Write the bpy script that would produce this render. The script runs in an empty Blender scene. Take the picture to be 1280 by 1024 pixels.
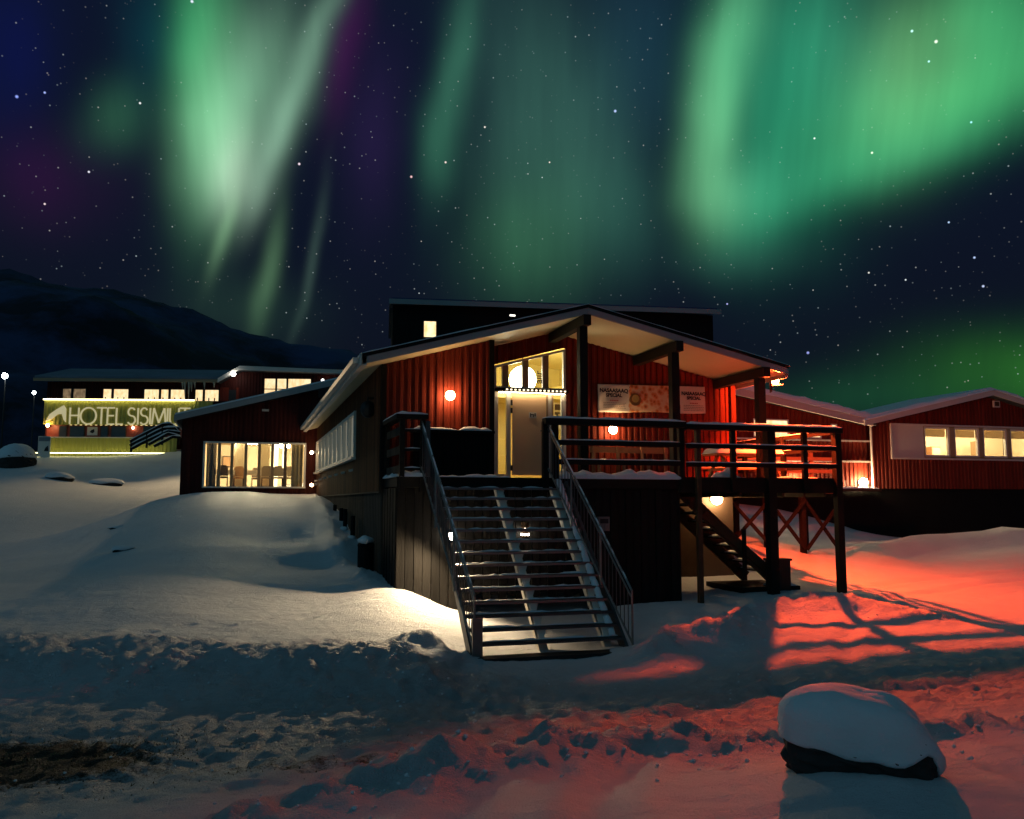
import bpy, math, random
import numpy as np
from mathutils import Matrix, Vector, Euler
random.seed(7); rng = np.random.RandomState(11)
R = math.radians
C = bpy.context.scene.collection
scene = bpy.context.scene

# ---------------------------------------------------------------- camera
cam_d = bpy.data.cameras.new('camera'); cam = bpy.data.objects.new('camera', cam_d); C.objects.link(cam)
cam.location = (0, 0, 2.4)
cam.rotation_euler = (R(90) + math.atan(115 / 1100), 0, R(-16.85))
cam_d.sensor_width = 36; cam_d.lens = 36 * 1100 / 1280
cam_d.clip_start = .05; cam_d.clip_end = 5000
scene.camera = cam
scene.view_settings.view_transform = 'Standard'; scene.view_settings.look = 'None'
scene.view_settings.exposure = 0; scene.view_settings.gamma = 1
scene.cycles.use_denoising = True
scene.cycles.max_bounces = 6; scene.cycles.diffuse_bounces = 3; scene.cycles.transparent_max_bounces = 12
scene.cycles.sample_clamp_indirect = 3.0
scene.cycles.caustics_reflective = False; scene.cycles.caustics_refractive = False

# ---------------------------------------------------------------- world: night sky with aurora and stars
BLOBS = [
  (-18.31, 5.01, 5.97, 1.64, 79.6, (0.07, 0.3, 0.12)) ,
  (-17.92, 2.71, 3.79, 1.84, 75.4, (0.14, 0.26, 0.16)) ,
  (-17.58, 1.07, 2.41, 1.2, 71.9, (0.2, 0.24, 0.19)) ,
  (-12.41, 7.35, 5.57, 0.78, 63.8, (0.1, 0.2, 0.13)) ,
  (-14.05, 4.14, 3.83, 1.2, 62.3, (0.09, 0.16, 0.11)) ,
  (-15.73, 0.59, 2.94, 0.75, 64.7, (0.09, 0.14, 0.1)) ,
  (-15.61, 6.41, 4.41, 2.08, 67.3, (0.12, 0.27, 0.16)) ,
  (-18.62, 9.42, 3.93, 1.32, 77.6, (0.02, 0.18, 0.06)) ,
  (-18.21, -2.3, 2.57, 0.42, 72.5, (0.08, 0.16, 0.08)) ,
  (-15.72, -4.79, 3.77, 0.58, 75.2, (0.05, 0.11, 0.05)) ,
  (-13.1, -4.57, 4.54, 0.35, 74.5, (0.022, 0.042, 0.03)) ,
  (-23.42, 4.04, 2.07, 1.61, 65.0, (0.013, 0.058, 0.024)) ,
  (-17.43, -7.53, 2.27, 3.9, 86.9, (0.007, 0.02, 0.01)) ,
  (-21.15, 8.5, 3.46, 1.76, 83.0, (0.0, 0.02, 0.02)) ,
  (-3.8, 6.51, 5.04, 0.97, 78.2, (0.025, 0.11, 0.06)) ,
  (0.36, 5.12, 6.49, 2.96, 90.1, (0.022, 0.075, 0.05)) ,
  (4.35, 2.76, 5.7, 2.73, 91.2, (0.02, 0.07, 0.048)) ,
  (1.14, -3.12, 4.26, 3.84, 90.2, (0.018, 0.075, 0.03)) ,
  (6.95, -1.62, 3.46, 2.5, 96.7, (0.01, 0.045, 0.03)) ,
  (-4.63, 2.29, 2.39, 1.2, 88.7, (0.01, 0.05, 0.025)) ,
  (7.58, 8.28, 5.33, 2.86, 92.5, (0.004, 0.022, 0.028)) ,
  (12.87, 8.2, 4.12, 1.51, 81.5, (0.07, 0.28, 0.12)) ,
  (11.91, 3.43, 3.95, 1.55, 87.2, (0.1, 0.34, 0.15)) ,
  (12.86, -0.64, 2.21, 1.92, 106.9, (0.07, 0.22, 0.1)) ,
  (16.24, 5.46, 6.8, 3.69, 94.9, (0.01, 0.17, 0.08)) ,
  (15.28, -0.64, 2.83, 2.45, 73.5, (0.02, 0.16, 0.08)) ,
  (22.82, 6.66, 4.45, 2.68, 83.0, (0.09, 0.24, 0.08)) ,
  (22.25, 4.0, 5.49, 2.84, 20.5, (0.02, 0.19, 0.07)) ,
  (22.07, 1.48, 6.45, 1.64, 25.6, (0.015, 0.15, 0.06)) ,
  (27.48, 9.07, 3.03, 3.97, 67.7, (0.04, 0.3, 0.1)) ,
  (26.75, 5.69, 3.88, 2.08, 30.0, (0.03, 0.2, 0.06)) ,
  (18.67, 8.51, 4.35, 3.55, 96.2, (0.015, 0.12, 0.06)) ,
  (14.52, -4.33, 1.49, 3.41, 93.0, (0.008, 0.035, 0.022)) ,
  (32.27, -10.72, 2.41, 6.16, 94.6, (0.014, 0.1, 0.006)) ,
  (22.2, -12.98, 1.72, 7.04, 92.9, (0.003, 0.03, 0.009)) ,
  (-9.94, 8.27, 4.06, 1.03, 74.1, (0.026, 0.0, 0.024)) ,
  (-8.56, 3.23, 4.74, 1.76, 81.4, (0.01, 0.003, 0.022)) ,
  (-27.67, 0.81, 2.76, 3.83, 83.2, (0.012, 0.0, 0.012)) ,
  (-28.76, 7.84, 4.26, 2.42, 81.0, (0.0, 0.0, 0.025)) ,
]
STARS = [(43.72,25.99,2.2,(1, 0.95, 0.85)),
  (42.42,26.79,1.8,(0.6, 1, 1)),
  (-13.59,22.39,2.0,(0.3, 0.4, 1)),
  (-12.17,22.89,1.5,(0.4, 0.5, 1)),
  (23.82,24.54,2.0,(0.5, 0.6, 1)),
  (10.10,20.65,1.8,(1, 0.6, 0.6)),
  (12.38,21.60,1.6,(1, 0.75, 0.7)),
  (45.13,13.96,1.6,(0.5, 0.65, 1)),
  (45.50,12.29,1.7,(0.6, 0.7, 1)),
  (35.65,9.15,2,(0.35, 0.4, 0.9)),
  (2.79,20.97,1.8,(1, 0.8, 0.9)),
  (-4.17,29.14,2,(0.8, 0.7, 1)),
  (39.84,20.62,1.6,(1, 1, 0.8)),
  (36.50,21.88,1.4,(1, 1, 1)),
  (43.89,16.12,1.4,(0.5, 0.7, 1)),
  (45.36,21.41,1.5,(0.4, 0.8, 1)),
  (-6.95,23.26,1.5,(1, 1, 1)),
  (-9.60,19.04,1.5,(0.9, 0.9, 1)),
  (-11.84,16.91,1.4,(1, 0.8, 0.8)),
  (19.38,21.64,1.2,(1, 0.8, 0.7)),
  (43.27,25.04,1.5,(0.5, 0.9, 1)),
  (30.83,12.44,1.3,(0.5, 0.5, 1)),
  (15.01,23.75,1.4,(1, 0.9, 0.8)),
  (39.36,13.72,1.3,(0.9, 0.9, 0.8)),
  (41.40,13.10,1.2,(0.8, 0.9, 0.9)),
]
world = bpy.data.worlds.new('World'); scene.world = world; world.use_nodes = True
wt = world.node_tree; wt.nodes.clear()
def N(t, ty, **kw):
    n = t.nodes.new(ty)
    for k, v in kw.items():
        if k == 'op': n.operation = v
        elif k.startswith('i'): n.inputs[int(k[1:])].default_value = v
        else: setattr(n, k, v)
    return n
def L(t, a, b): t.links.new(a, b)
def mth(t, op, a, b=None, c=None, clamp=False):
    n = N(t, 'ShaderNodeMath', op=op); n.use_clamp = clamp
    for i, x in enumerate((a, b, c)):
        if x is None: continue
        if isinstance(x, (int, float)): n.inputs[i].default_value = x
        else: L(t, x, n.inputs[i])
    return n.outputs[0]
def vm(t, op, a, b=None, scale=None):
    n = N(t, 'ShaderNodeVectorMath', op=op)
    for i, x in enumerate((a, b)):
        if x is None: continue
        if isinstance(x, (tuple, list)): n.inputs[i].default_value = x
        else: L(t, x, n.inputs[i])
    if scale is not None:
        if isinstance(scale, (int, float)): n.inputs[3].default_value = scale
        else: L(t, scale, n.inputs[3])
    return n.outputs['Value'] if op in ('DOT_PRODUCT', 'LENGTH', 'DISTANCE') else n.outputs[0]
def noise(t, vec, scale, detail=3, rough=.5):
    n = N(t, 'ShaderNodeTexNoise'); L(t, vec, n.inputs['Vector'])
    n.inputs['Scale'].default_value = scale; n.inputs['Detail'].default_value = detail; n.inputs['Roughness'].default_value = rough
    return n
tc = N(wt, 'ShaderNodeTexCoord'); gen = tc.outputs['Generated']
sx = N(wt, 'ShaderNodeSeparateXYZ'); L(wt, gen, sx.inputs[0])
# a stereographic chart of the sky dome about the northern sky (azimuth 17, elevation 20 degrees)
A0, E0 = R(17), R(20)
F0 = (math.sin(A0) * math.cos(E0), math.cos(A0) * math.cos(E0), math.sin(E0)); R0 = (math.cos(A0), -math.sin(A0), 0); U0 = tuple(Vector(R0).cross(Vector(F0)))
kk = mth(wt, 'DIVIDE', 114.59156, mth(wt, 'MAXIMUM', mth(wt, 'ADD', vm(wt, 'DOT_PRODUCT', gen, F0), 1.0), .02))
cx = N(wt, 'ShaderNodeCombineXYZ'); L(wt, mth(wt, 'MULTIPLY', vm(wt, 'DOT_PRODUCT', gen, R0), kk), cx.inputs[0]); L(wt, mth(wt, 'MULTIPLY', vm(wt, 'DOT_PRODUCT', gen, U0), kk), cx.inputs[1])
uv0 = cx.outputs[0]
wn = noise(wt, uv0, .09, 2); wv = vm(wt, 'SUBTRACT', wn.outputs['Color'], (.5, .5, .5))
uv = vm(wt, 'ADD', uv0, vm(wt, 'SCALE', wv, scale=2.2))
acc = None
for (bu, bv, bl, bs, ang, col) in BLOBS:
    mp = N(wt, 'ShaderNodeMapping', vector_type='TEXTURE'); L(wt, uv, mp.inputs[0])
    mp.inputs[1].default_value = (bu, bv, 0); mp.inputs[2].default_value = (0, 0, R(ang)); mp.inputs[3].default_value = (bl, bs, 1)
    g = mth(wt, 'EXPONENT', mth(wt, 'MULTIPLY', vm(wt, 'DOT_PRODUCT', mp.outputs[0], mp.outputs[0]), -1.0))
    v = vm(wt, 'SCALE', col, scale=g)
    acc = v if acc is None else vm(wt, 'ADD', acc, v)
# fine vertical rays in the curtains
mr = N(wt, 'ShaderNodeMapping'); L(wt, uv0, mr.inputs[0]); mr.inputs[2].default_value = (0, 0, R(13)); mr.inputs[3].default_value = (.42, .05, 1)
ray_n = noise(wt, mr.outputs[0], 1.0, 3, .55)
ray_f = mth(wt, 'MULTIPLY_ADD', ray_n.outputs['Fac'], .75, .68)
aur = vm(wt, 'SCALE', acc, scale=ray_f)
# base night gradient
ramp = N(wt, 'ShaderNodeValToRGB'); L(wt, mth(wt, 'MULTIPLY_ADD', sx.outputs[2], .5, .5), ramp.inputs[0])
cr = ramp.color_ramp
cr.elements[0].position = .5; cr.elements[0].color = (.002, .005, .010, 1)
cr.elements[1].position = 1.0; cr.elements[1].color = (.011, .026, .034, 1)
for p, c in ((.56, (.004, .006, .013, 1)), (.64, (.004, .007, .018, 1)), (.74, (.004, .007, .022, 1))):
    e = cr.elements.new(p); e.color = c
# wide dim teal sky glow behind the viewer's hill (south side of the sky)
dS = vm(wt, 'DOT_PRODUCT', gen, (-.72, -.55, .42))
gl = mth(wt, 'POWER', mth(wt, 'MAXIMUM', dS, 0.0), 1.6)
back = vm(wt, 'SCALE', (.038, .120, .166), scale=gl)
# stars
sv = N(wt, 'ShaderNodeTexVoronoi'); L(wt, gen, sv.inputs['Vector']); sv.inputs['Scale'].default_value = 66
s_r = N(wt, 'ShaderNodeSeparateColor'); L(wt, sv.outputs['Color'], s_r.inputs[0])
sb = mth(wt, 'POWER', s_r.outputs[0], 6.0)
core = mth(wt, 'SMOOTH_MIN', 1.0, mth(wt, 'MAXIMUM', mth(wt, 'MULTIPLY_ADD', sv.outputs['Distance'], -17.0, 1.0), 0.0), .05)
st1 = mth(wt, 'MULTIPLY', core, mth(wt, 'MULTIPLY', sb, 1.6))
sv2 = N(wt, 'ShaderNodeTexVoronoi'); L(wt, gen, sv2.inputs['Vector']); sv2.inputs['Scale'].default_value = 180
s_r2 = N(wt, 'ShaderNodeSeparateColor'); L(wt, sv2.outputs['Color'], s_r2.inputs[0])
st2 = mth(wt, 'MULTIPLY', mth(wt, 'MAXIMUM', mth(wt, 'MULTIPLY_ADD', sv2.outputs['Distance'], -5.5, 1.0), 0.0), mth(wt, 'MULTIPLY', mth(wt, 'POWER', s_r2.outputs[1], 7.0), .55))
tint = N(wt, 'ShaderNodeMix', data_type='RGBA'); L(wt, s_r.outputs[2], tint.inputs[0])
tint.inputs[6].default_value = (.75, .95, 1, 1); tint.inputs[7].default_value = (1, .9, .8, 1)
starc = vm(wt, 'SCALE', tint.outputs[2], scale=mth(wt, 'DIVIDE', mth(wt, 'ADD', st1, st2), mth(wt, 'MULTIPLY_ADD', vm(wt, 'LENGTH', aur), 3.5, 1.0)))
tot = vm(wt, 'ADD', vm(wt, 'ADD', aur, ramp.outputs[0]), vm(wt, 'ADD', back, starc))
for (su, sv_, sr, col) in STARS:
    a, e = R(su), R(sv_)
    d = (math.sin(a) * math.cos(e), math.cos(a) * math.cos(e), math.sin(e))
    g = mth(wt, 'MAXIMUM', mth(wt, 'MULTIPLY_ADD', vm(wt, 'DISTANCE', gen, d), -1 / (sr * .0009), 1.0), 0.0)
    tot = vm(wt, 'ADD', tot, vm(wt, 'SCALE', col, scale=mth(wt, 'MULTIPLY', g, 1.5)))
up = mth(wt, 'MULTIPLY_ADD', sx.outputs[2], 30, 1.0, clamp=True)
bg = N(wt, 'ShaderNodeBackground'); L(wt, vm(wt, 'SCALE', tot, scale=up), bg.inputs[0]); bg.inputs[1].default_value = 1.0
wo = N(wt, 'ShaderNodeOutputWorld'); L(wt, bg.outputs[0], wo.inputs[0])

# ---------------------------------------------------------------- helpers
def new_mat(name):
    m = bpy.data.materials.new(name); m.use_nodes = True
    t = m.node_tree; b = t.nodes['Principled BSDF']
    return m, t, b
def mat(name, col, rough=.6, var=.25, scale=3., metal=0., bump=0., bscale=30., stretch=(1, 1, 1), spec=.4, col2=None, boards=None):
    m, t, b = new_mat(name)
    tc = N(t, 'ShaderNodeTexCoord'); mp = N(t, 'ShaderNodeMapping'); L(t, tc.outputs['Object'], mp.inputs[0]); mp.inputs[3].default_value = stretch
    n = noise(t, mp.outputs[0], scale, 5, .6)
    mx = N(t, 'ShaderNodeMix', data_type='RGBA'); L(t, n.outputs['Fac'], mx.inputs[0])
    if col2 is None: a = [c * (1 - var) for c in col]; c2 = [min(1, c * (1 + var)) for c in col]
    else: a, c2 = col, col2
    mx.inputs[6].default_value = (*a, 1); mx.inputs[7].default_value = (*c2, 1)
    out = mx.outputs[2]
    if boards:      # each board weathers to its own tone, with a few darker streaks
        ax_, wd_, am_ = boards; sp = N(t, 'ShaderNodeSeparateXYZ'); L(t, tc.outputs['Object'], sp.inputs[0])
        fl = mth(t, 'FLOOR', mth(t, 'DIVIDE', sp.outputs[ax_], wd_)); wn_ = N(t, 'ShaderNodeTexWhiteNoise', noise_dimensions='1D'); L(t, fl, wn_.inputs['W'])
        ms = N(t, 'ShaderNodeMapping'); L(t, tc.outputs['Object'], ms.inputs[0]); ms.inputs[3].default_value = (9, 9, .7)
        st_ = noise(t, ms.outputs[0], 1.5, 4, .65)
        k = mth(t, 'MULTIPLY', mth(t, 'MULTIPLY_ADD', wn_.outputs['Value'], am_, 1 - am_ * .6), mth(t, 'MULTIPLY_ADD', st_.outputs['Fac'], .9, .55))
        out = vm(t, 'SCALE', out, scale=k)
    L(t, out, b.inputs['Base Color'])
    b.inputs['Roughness'].default_value = rough; b.inputs['Metallic'].default_value = metal
    b.inputs['Specular IOR Level'].default_value = spec
    if bump:
        n2 = noise(t, mp.outputs[0], bscale, 4, .6); bp = N(t, 'ShaderNodeBump'); L(t, n2.outputs['Fac'], bp.inputs['Height'])
        bp.inputs['Strength'].default_value = bump; bp.inputs['Distance'].default_value = .02; L(t, bp.outputs[0], b.inputs['Normal'])
    return m
def emis(name, col, s):
    m, t, b = new_mat(name); b.inputs['Base Color'].default_value = (*[min(1, c) * .5 for c in col], 1)
    b.inputs['Emission Color'].default_value = (*col, 1); b.inputs['Emission Strength'].default_value = s
    return m
def emis_room(name, c1, c2, s, scale):
    # a far lit window: lamplight on curtains and walls seen through the pane, uneven
    m, t, b = new_mat(name)
    tc = N(t, 'ShaderNodeTexCoord'); mp = N(t, 'ShaderNodeMapping'); L(t, tc.outputs['Object'], mp.inputs[0]); mp.inputs[3].default_value = (1.6, 1.6, .8)
    n = noise(t, mp.outputs[0], scale, 3, .6); rp = N(t, 'ShaderNodeValToRGB'); L(t, n.outputs['Fac'], rp.inputs[0])
    rp.color_ramp.elements[0].position = .38; rp.color_ramp.elements[0].color = (*c1, 1)
    rp.color_ramp.elements[1].position = .62; rp.color_ramp.elements[1].color = (*c2, 1)
    b.inputs['Base Color'].default_value = (.2, .15, .08, 1)
    L(t, rp.outputs[0], b.inputs['Emission Color']); b.inputs['Emission Strength'].default_value = s
    b.inputs['Roughness'].default_value = .1
    return m
def cloth_mat(name, col):
    m, t, b = new_mat(name); tr = N(t, 'ShaderNodeBsdfTranslucent'); tr.inputs[0].default_value = (*col, 1); b.inputs['Base Color'].default_value = (*col, 1); b.inputs['Roughness'].default_value = .9
    mx = N(t, 'ShaderNodeMixShader'); mx.inputs[0].default_value = .5; L(t, b.outputs[0], mx.inputs[1]); L(t, tr.outputs[0], mx.inputs[2]); L(t, mx.outputs[0], t.nodes['Material Output'].inputs[0]); return m
def glass_mat(name, tint=(.93, .95, .93), gloss=.10, opac=0.0):
    m = bpy.data.materials.new(name); m.use_nodes = True; t = m.node_tree; t.nodes.clear()
    o = N(t, 'ShaderNodeOutputMaterial'); tr = N(t, 'ShaderNodeBsdfTransparent'); tr.inputs[0].default_value = (*tint, 1)
    g = N(t, 'ShaderNodeBsdfGlossy'); g.inputs['Roughness'].default_value = .03
    lw = N(t, 'ShaderNodeLayerWeight'); lw.inputs[0].default_value = .25
    f = mth(t, 'MULTIPLY_ADD', lw.outputs['Fresnel'], .7, gloss * .4, clamp=True)
    mx = N(t, 'ShaderNodeMixShader'); L(t, f, mx.inputs[0]); L(t, tr.outputs[0], mx.inputs[1]); L(t, g.outputs[0], mx.inputs[2])
    L(t, mx.outputs[0], o.inputs[0])
    return m

class MB:
    def __init__(s): s.v = []; s.f = []
    def add(s, vs, fs):
        k = len(s.v); s.v += [tuple(v) for v in vs]; s.f += [tuple(i + k for i in f) for f in fs]; return s
    def quad(s, a, b, c, d): return s.add([a, b, c, d], [(0, 1, 2, 3)])
    def box(s, x0, x1, y0, y1, z0, z1):
        vs = [(x, y, z) for z in (z0, z1) for y in (y0, y1) for x in (x0, x1)]
        return s.add(vs, [(0, 2, 3, 1), (4, 5, 7, 6), (0, 1, 5, 4), (2, 6, 7, 3), (0, 4, 6, 2), (1, 3, 7, 5)])
    def prism(s, poly, off):
        n = len(poly); o = Vector(off); vs = [Vector(p) for p in poly] + [Vector(p) + o for p in poly]
        return s.add(vs, [tuple(range(n))[::-1], tuple(range(n, 2 * n))] + [(i, (i + 1) % n, n + (i + 1) % n, n + i) for i in range(n)])
    def beam(s, p, q, w, h, up=(0, 0, 1)):
        p, q = Vector(p), Vector(q); d = (q - p).normalized(); u = Vector(up); sd = d.cross(u)
        if sd.length < 1e-4: u = Vector((0, 1, 0)); sd = d.cross(u)
        sd.normalize(); u = sd.cross(d).normalized(); sd *= w / 2; u = u * (h / 2)
        vs = [e + a * sd + b * u for e in (p, q) for a, b in ((-1, -1), (1, -1), (1, 1), (-1, 1))]
        return s.add(vs, [(0, 1, 2, 3), (7, 6, 5, 4), (0, 4, 5, 1), (1, 5, 6, 2), (2, 6, 7, 3), (3, 7, 4, 0)])
    def tube(s, pts, r, n=8, caps=True):
        pts = [Vector(p) for p in pts]; rr = r if isinstance(r, (list, tuple)) else [r] * len(pts); rings = []
        for i, p in enumerate(pts):
            d = (pts[min(i + 1, len(pts) - 1)] - pts[max(i - 1, 0)]).normalized()
            a = d.cross(Vector((0, 0, 1)));
            if a.length < 1e-3: a = d.cross(Vector((0, 1, 0)))
            a.normalize(); b = d.cross(a)
            rings.append([p + (a * math.cos(6.2832 * k / n) + b * math.sin(6.2832 * k / n)) * rr[i] for k in range(n)])
        vs = [v for g in rings for v in g]; fs = []
        for i in range(len(pts) - 1):
            for k in range(n): fs.append((i * n + k, i * n + (k + 1) % n, (i + 1) * n + (k + 1) % n, (i + 1) * n + k))
        if caps: fs += [tuple(range(n))[::-1], tuple(range((len(pts) - 1) * n, len(pts) * n))]
        return s.add(vs, fs)
    def ball(s, c, r, n=16, m=10, sz=1.0, f=None):
        cx, cy, cz = c; vs = []; fs = []
        for j in range(m + 1):
            th = math.pi * j / m
            for i in range(n):
                ph = 6.2832 * i / n; d = Vector((math.sin(th) * math.cos(ph), math.sin(th) * math.sin(ph), math.cos(th)))
                k = f(d) if f else 1
                vs.append((cx + r * k * d.x, cy + r * k * d.y, cz + r * k * d.z * sz))
        for j in range(m):
            for i in range(n): fs.append((j * n + i, (j + 1) * n + i, (j + 1) * n + (i + 1) % n, j * n + (i + 1) % n))
        return s.add(vs, fs)
    def snowbar(s, p, q, w, h, step=.12, ragged=.5, skip=0.0, seed=None):
        # a lying ridge of snow of uneven height and width on a rail, edge or sill
        rr = random.Random(seed if seed is not None else len(s.v) * 7 + int(abs(p[0] * 91 + p[2] * 37)))
        p, q = Vector(p), Vector(q); ln = (q - p).length; n = max(2, int(ln / step)); d = (q - p) / n
        sd = d.cross(Vector((0, 0, 1))).normalized(); rings = []; hh = h
        for i in range(n + 1):
            hh += (h * (1 + ragged * rr.uniform(-1, 1)) - hh) * .6; ww = w * (1 + .12 * ragged * rr.uniform(-1, 1))
            if i in (0, n): hh2 = hh * .35
            else: hh2 = hh
            if rr.random() < skip: hh2 = h * .12
            c = p + d * i
            rings.append([c + sd * ww * a + Vector((0, 0, hh2 * b)) for a, b in ((-.5, 0), (-.47, .6), (-.25, .95), (.0, 1.05), (.27, .93), (.48, .55), (.5, 0))])
        k = 7; vs = [v for g in rings for v in g]; fs = []
        for i in range(n):
            for j in range(k - 1): fs.append((i * k + j, i * k + j + 1, (i + 1) * k + j + 1, (i + 1) * k + j))
            fs.append((i * k + k - 1, i * k, (i + 1) * k, (i + 1) * k + k - 1))
        fs += [tuple(range(k))[::-1], tuple(range(n * k, n * k + k))]
        return s.add(vs, fs)
    def build(s, name, m, parent=None, smooth=False, local=False, loc=None):
        me = bpy.data.meshes.new(name); vs = s.v
        if parent is not None and not local:
            top = parent
            while top.parent is not None: top = top.parent
            im = top.matrix_basis.inverted(); vs = [tuple(im @ Vector(v)) for v in vs]
        elif loc is not None: vs = [(a - loc[0], b - loc[1], c - loc[2]) for a, b, c in vs]
        me.from_pydata(vs, [], s.f); me.materials.append(m)
        if smooth: me.polygons.foreach_set('use_smooth', [True] * len(me.polygons))
        me.update(); o = bpy.data.objects.new(name, me); C.objects.link(o)
        if parent is not None: o.parent = parent
        elif loc is not None: o.location = loc
        return o
def tag(o, label=None, cat=None, group=None, kind=None):
    if label: o['label'] = label
    if cat: o['category'] = cat
    if group: o['group'] = group
    if kind: o['kind'] = kind
    return o
def root(name, loc, label, cat, group=None, rz=0):
    o = bpy.data.objects.new(name, None); o.empty_display_size = .2; C.objects.link(o)
    o.matrix_basis = Matrix.Translation(loc) @ Matrix.Rotation(R(rz), 4, 'Z')
    return tag(o, label, cat, group)
def copy_tree(o, parent=None):
    c = o.copy(); C.objects.link(c)
    if parent is not None: c.parent = parent
    for ch in list(o.children): copy_tree(ch, c)
    return c

def corr(mb, O, U, Nn, u0, u1, zb, zt, ops=(), pitch=.2, depth=.04):
    """ribbed cladding sheet: O origin, U direction along, Nn outward; zb/zt numbers or functions of u; ops = (ua,ub,z0,z1)"""
    O, U, Nn = Vector(O), Vector(U), Vector(Nn); Z = Vector((0, 0, 1))
    fz = lambda g, u: g(u) if callable(g) else g
    prof = lambda u: (lambda t: 0 if t < .38 else ((t - .38) / .12 if t < .5 else (1 if t < .88 else (1 - t) / .12)))((u / pitch) % 1.0) * depth
    br = {u0, u1}; k = math.floor(u0 / pitch)
    while k * pitch < u1:
        for f in (0, .38, .5, .88):
            u = (k + f) * pitch
            if u0 < u < u1: br.add(round(u, 5))
        k += 1
    for a, b, *_ in ops:
        for u in (a, b):
            if u0 < u < u1: br.add(u)
    br = sorted(br)
    for a, b in zip(br, br[1:]):
        if b - a < 1e-4: continue
        m = (a + b) / 2; segs = [(zb, zt)]
        for (oa, ob, z0, z1) in sorted(ops, key=lambda q: fz(q[2], m)):
            if oa <= m <= ob:
                lo, hi = segs.pop(); segs += [(lo, z0), (z1, hi)]
        pa, pb = O + U * a + Nn * prof(a + 1e-6), O + U * b + Nn * prof(b - 1e-6)
        for lo, hi in segs:
            if fz(hi, m) - fz(lo, m) < 1e-3: continue
            mb.quad(pa + Z * fz(lo, a), pb + Z * fz(lo, b), pb + Z * fz(hi, b), pa + Z * fz(hi, a))
    return mb

# ---------------------------------------------------------------- materials
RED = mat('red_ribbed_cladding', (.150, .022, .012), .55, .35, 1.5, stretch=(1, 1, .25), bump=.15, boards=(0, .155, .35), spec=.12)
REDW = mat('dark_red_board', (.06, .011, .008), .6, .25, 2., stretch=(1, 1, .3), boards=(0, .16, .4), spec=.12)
BROWN = mat('weathered_brown_board', (.065, .024, .011), .7, .4, 2.2, stretch=(1, 1, .2), bump=.3, col2=(.13, .058, .026), boards=(1, .16, .75), spec=.12)
DBASE = mat('dark_plinth_board', (.045, .042, .036), .75, .35, 2.5, stretch=(1, 1, .2), bump=.2, spec=.12)
GBASE = mat('grey_brown_plinth_board', (.055, .042, .03), .75, .3, 2.5, stretch=(1, 1, .2), bump=.3, boards=(1, .24, .6), spec=.12)
BLACK = mat('black_stained_board', (.007, .007, .0065), .7, .4, 3., stretch=(1, 1, .2), spec=.12)
SKIRT = mat('black_skirt_board', (.011, .010, .009), .6, .5, 3., stretch=(1, 1, .15), bump=.3, boards=(0, .165, .6), spec=.12)
TIMBER = mat('dark_stained_timber', (.013, .012, .010), .65, .35, 4., bump=.2, spec=.12)
TIMB2 = mat('brown_stained_timber', (.075, .045, .026), .65, .35, 4., bump=.2, spec=.12)
FASC = mat('grey_fascia_paint', (.30, .30, .30), .5, .12, 2.)
FASCW = mat('white_fascia_paint', (.62, .58, .52), .5, .1, 2.)
SOFF = mat('cream_soffit_board', (.74, .66, .42), .6, .08, 1.5)
ROOF = mat('dark_roofing_felt', (.05, .05, .055), .8, .3, 2.)
WHITE = mat('white_frame_paint', (.72, .68, .60), .45, .08, 3.)
TANF = mat('tan_frame_paint', (.36, .24, .13), .5, .12, 3.)
DOORM = mat('beige_painted_door', (.84, .57, .33), .45, .1, 2., bump=.05)
YEL = mat('yellow_painted_wall', (.78, .62, .20), .6, .05, 1.)
CREAM = mat('cream_painted_wall', (.76, .66, .46), .6, .06, 1.)
PANEL = mat('pale_wall_panel', (.60, .50, .44), .5, .06, 2.)
LIME = mat('lime_corrugated_cladding', (.40, .38, .08), .5, .12, 1.5, stretch=(1, 1, .3))
STEEL = mat('galvanised_steel', (.22, .22, .21), .32, .25, 8., metal=.85)
DSTEEL = mat('dark_galvanised_steel', (.09, .09, .09), .4, .3, 8., metal=.6)
STRING = mat('pale_snowy_stringer', (.80, .76, .66), .7, .15, 6.)
ROCK = mat('dark_rock', (.030, .028, .026), .85, .6, 6., bump=1., bscale=9)
DARKM = mat('matt_black_metal', (.012, .012, .012), .5, .2, 5.)
CURT = mat('beige_curtain', (.42, .36, .26), .8, .12, 4., stretch=(3, 3, .2))
GCURT = mat('grey_curtain', (.14, .125, .11), .8, .15, 4., stretch=(3, 3, .2))
WOODF = mat('light_wood', (.45, .27, .13), .5, .2, 4.)
PINE = mat('stained_pine_bench', (.40, .20, .09), .6, .2, 4., stretch=(1, 1, 3))
BROWNF = mat('dark_brown_upholstery', (.10, .07, .05), .7, .2, 4.)
CLOTH = mat('white_table_linen', (.8, .78, .72), .7, .04, 4.)
GLASS = glass_mat('window_glass')
BLIND = cloth_mat('translucent_blind', (.62, .50, .34))
CGLASS = mat('curtained_glass_added_glow', (.60, .62, .58), .12, .25, 1.5, spec=.8)
CGLASS.node_tree.nodes['Principled BSDF'].inputs['Emission Color'].default_value = (1, .86, .60, 1); CGLASS.node_tree.nodes['Principled BSDF'].inputs['Emission Strength'].default_value = .13  # faint emission added in place of light caught by the curtains
DGLASS = mat('dark_window_glass', (.03, .035, .035), .06, .3, 1.5, spec=.8)
GLOBE = emis('warm_globe_glow', (1, .60, .27), 75)
GLOBEF = emis('bright_globe_glow', (1, .66, .34), 330)
BEAD = emis('bead_glow', (1, .80, .52), 2.2)
DOORFILL = emis('added_door_fill_glow', (1, .74, .44), 34)  # glow of the fill added under the ledge for the door
GLOBE2 = emis('warm_globe_glow_dim', (1, .70, .40), 22)
SMALLW = emis('white_lamp_glow', (1, .88, .70), 26)
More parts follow.
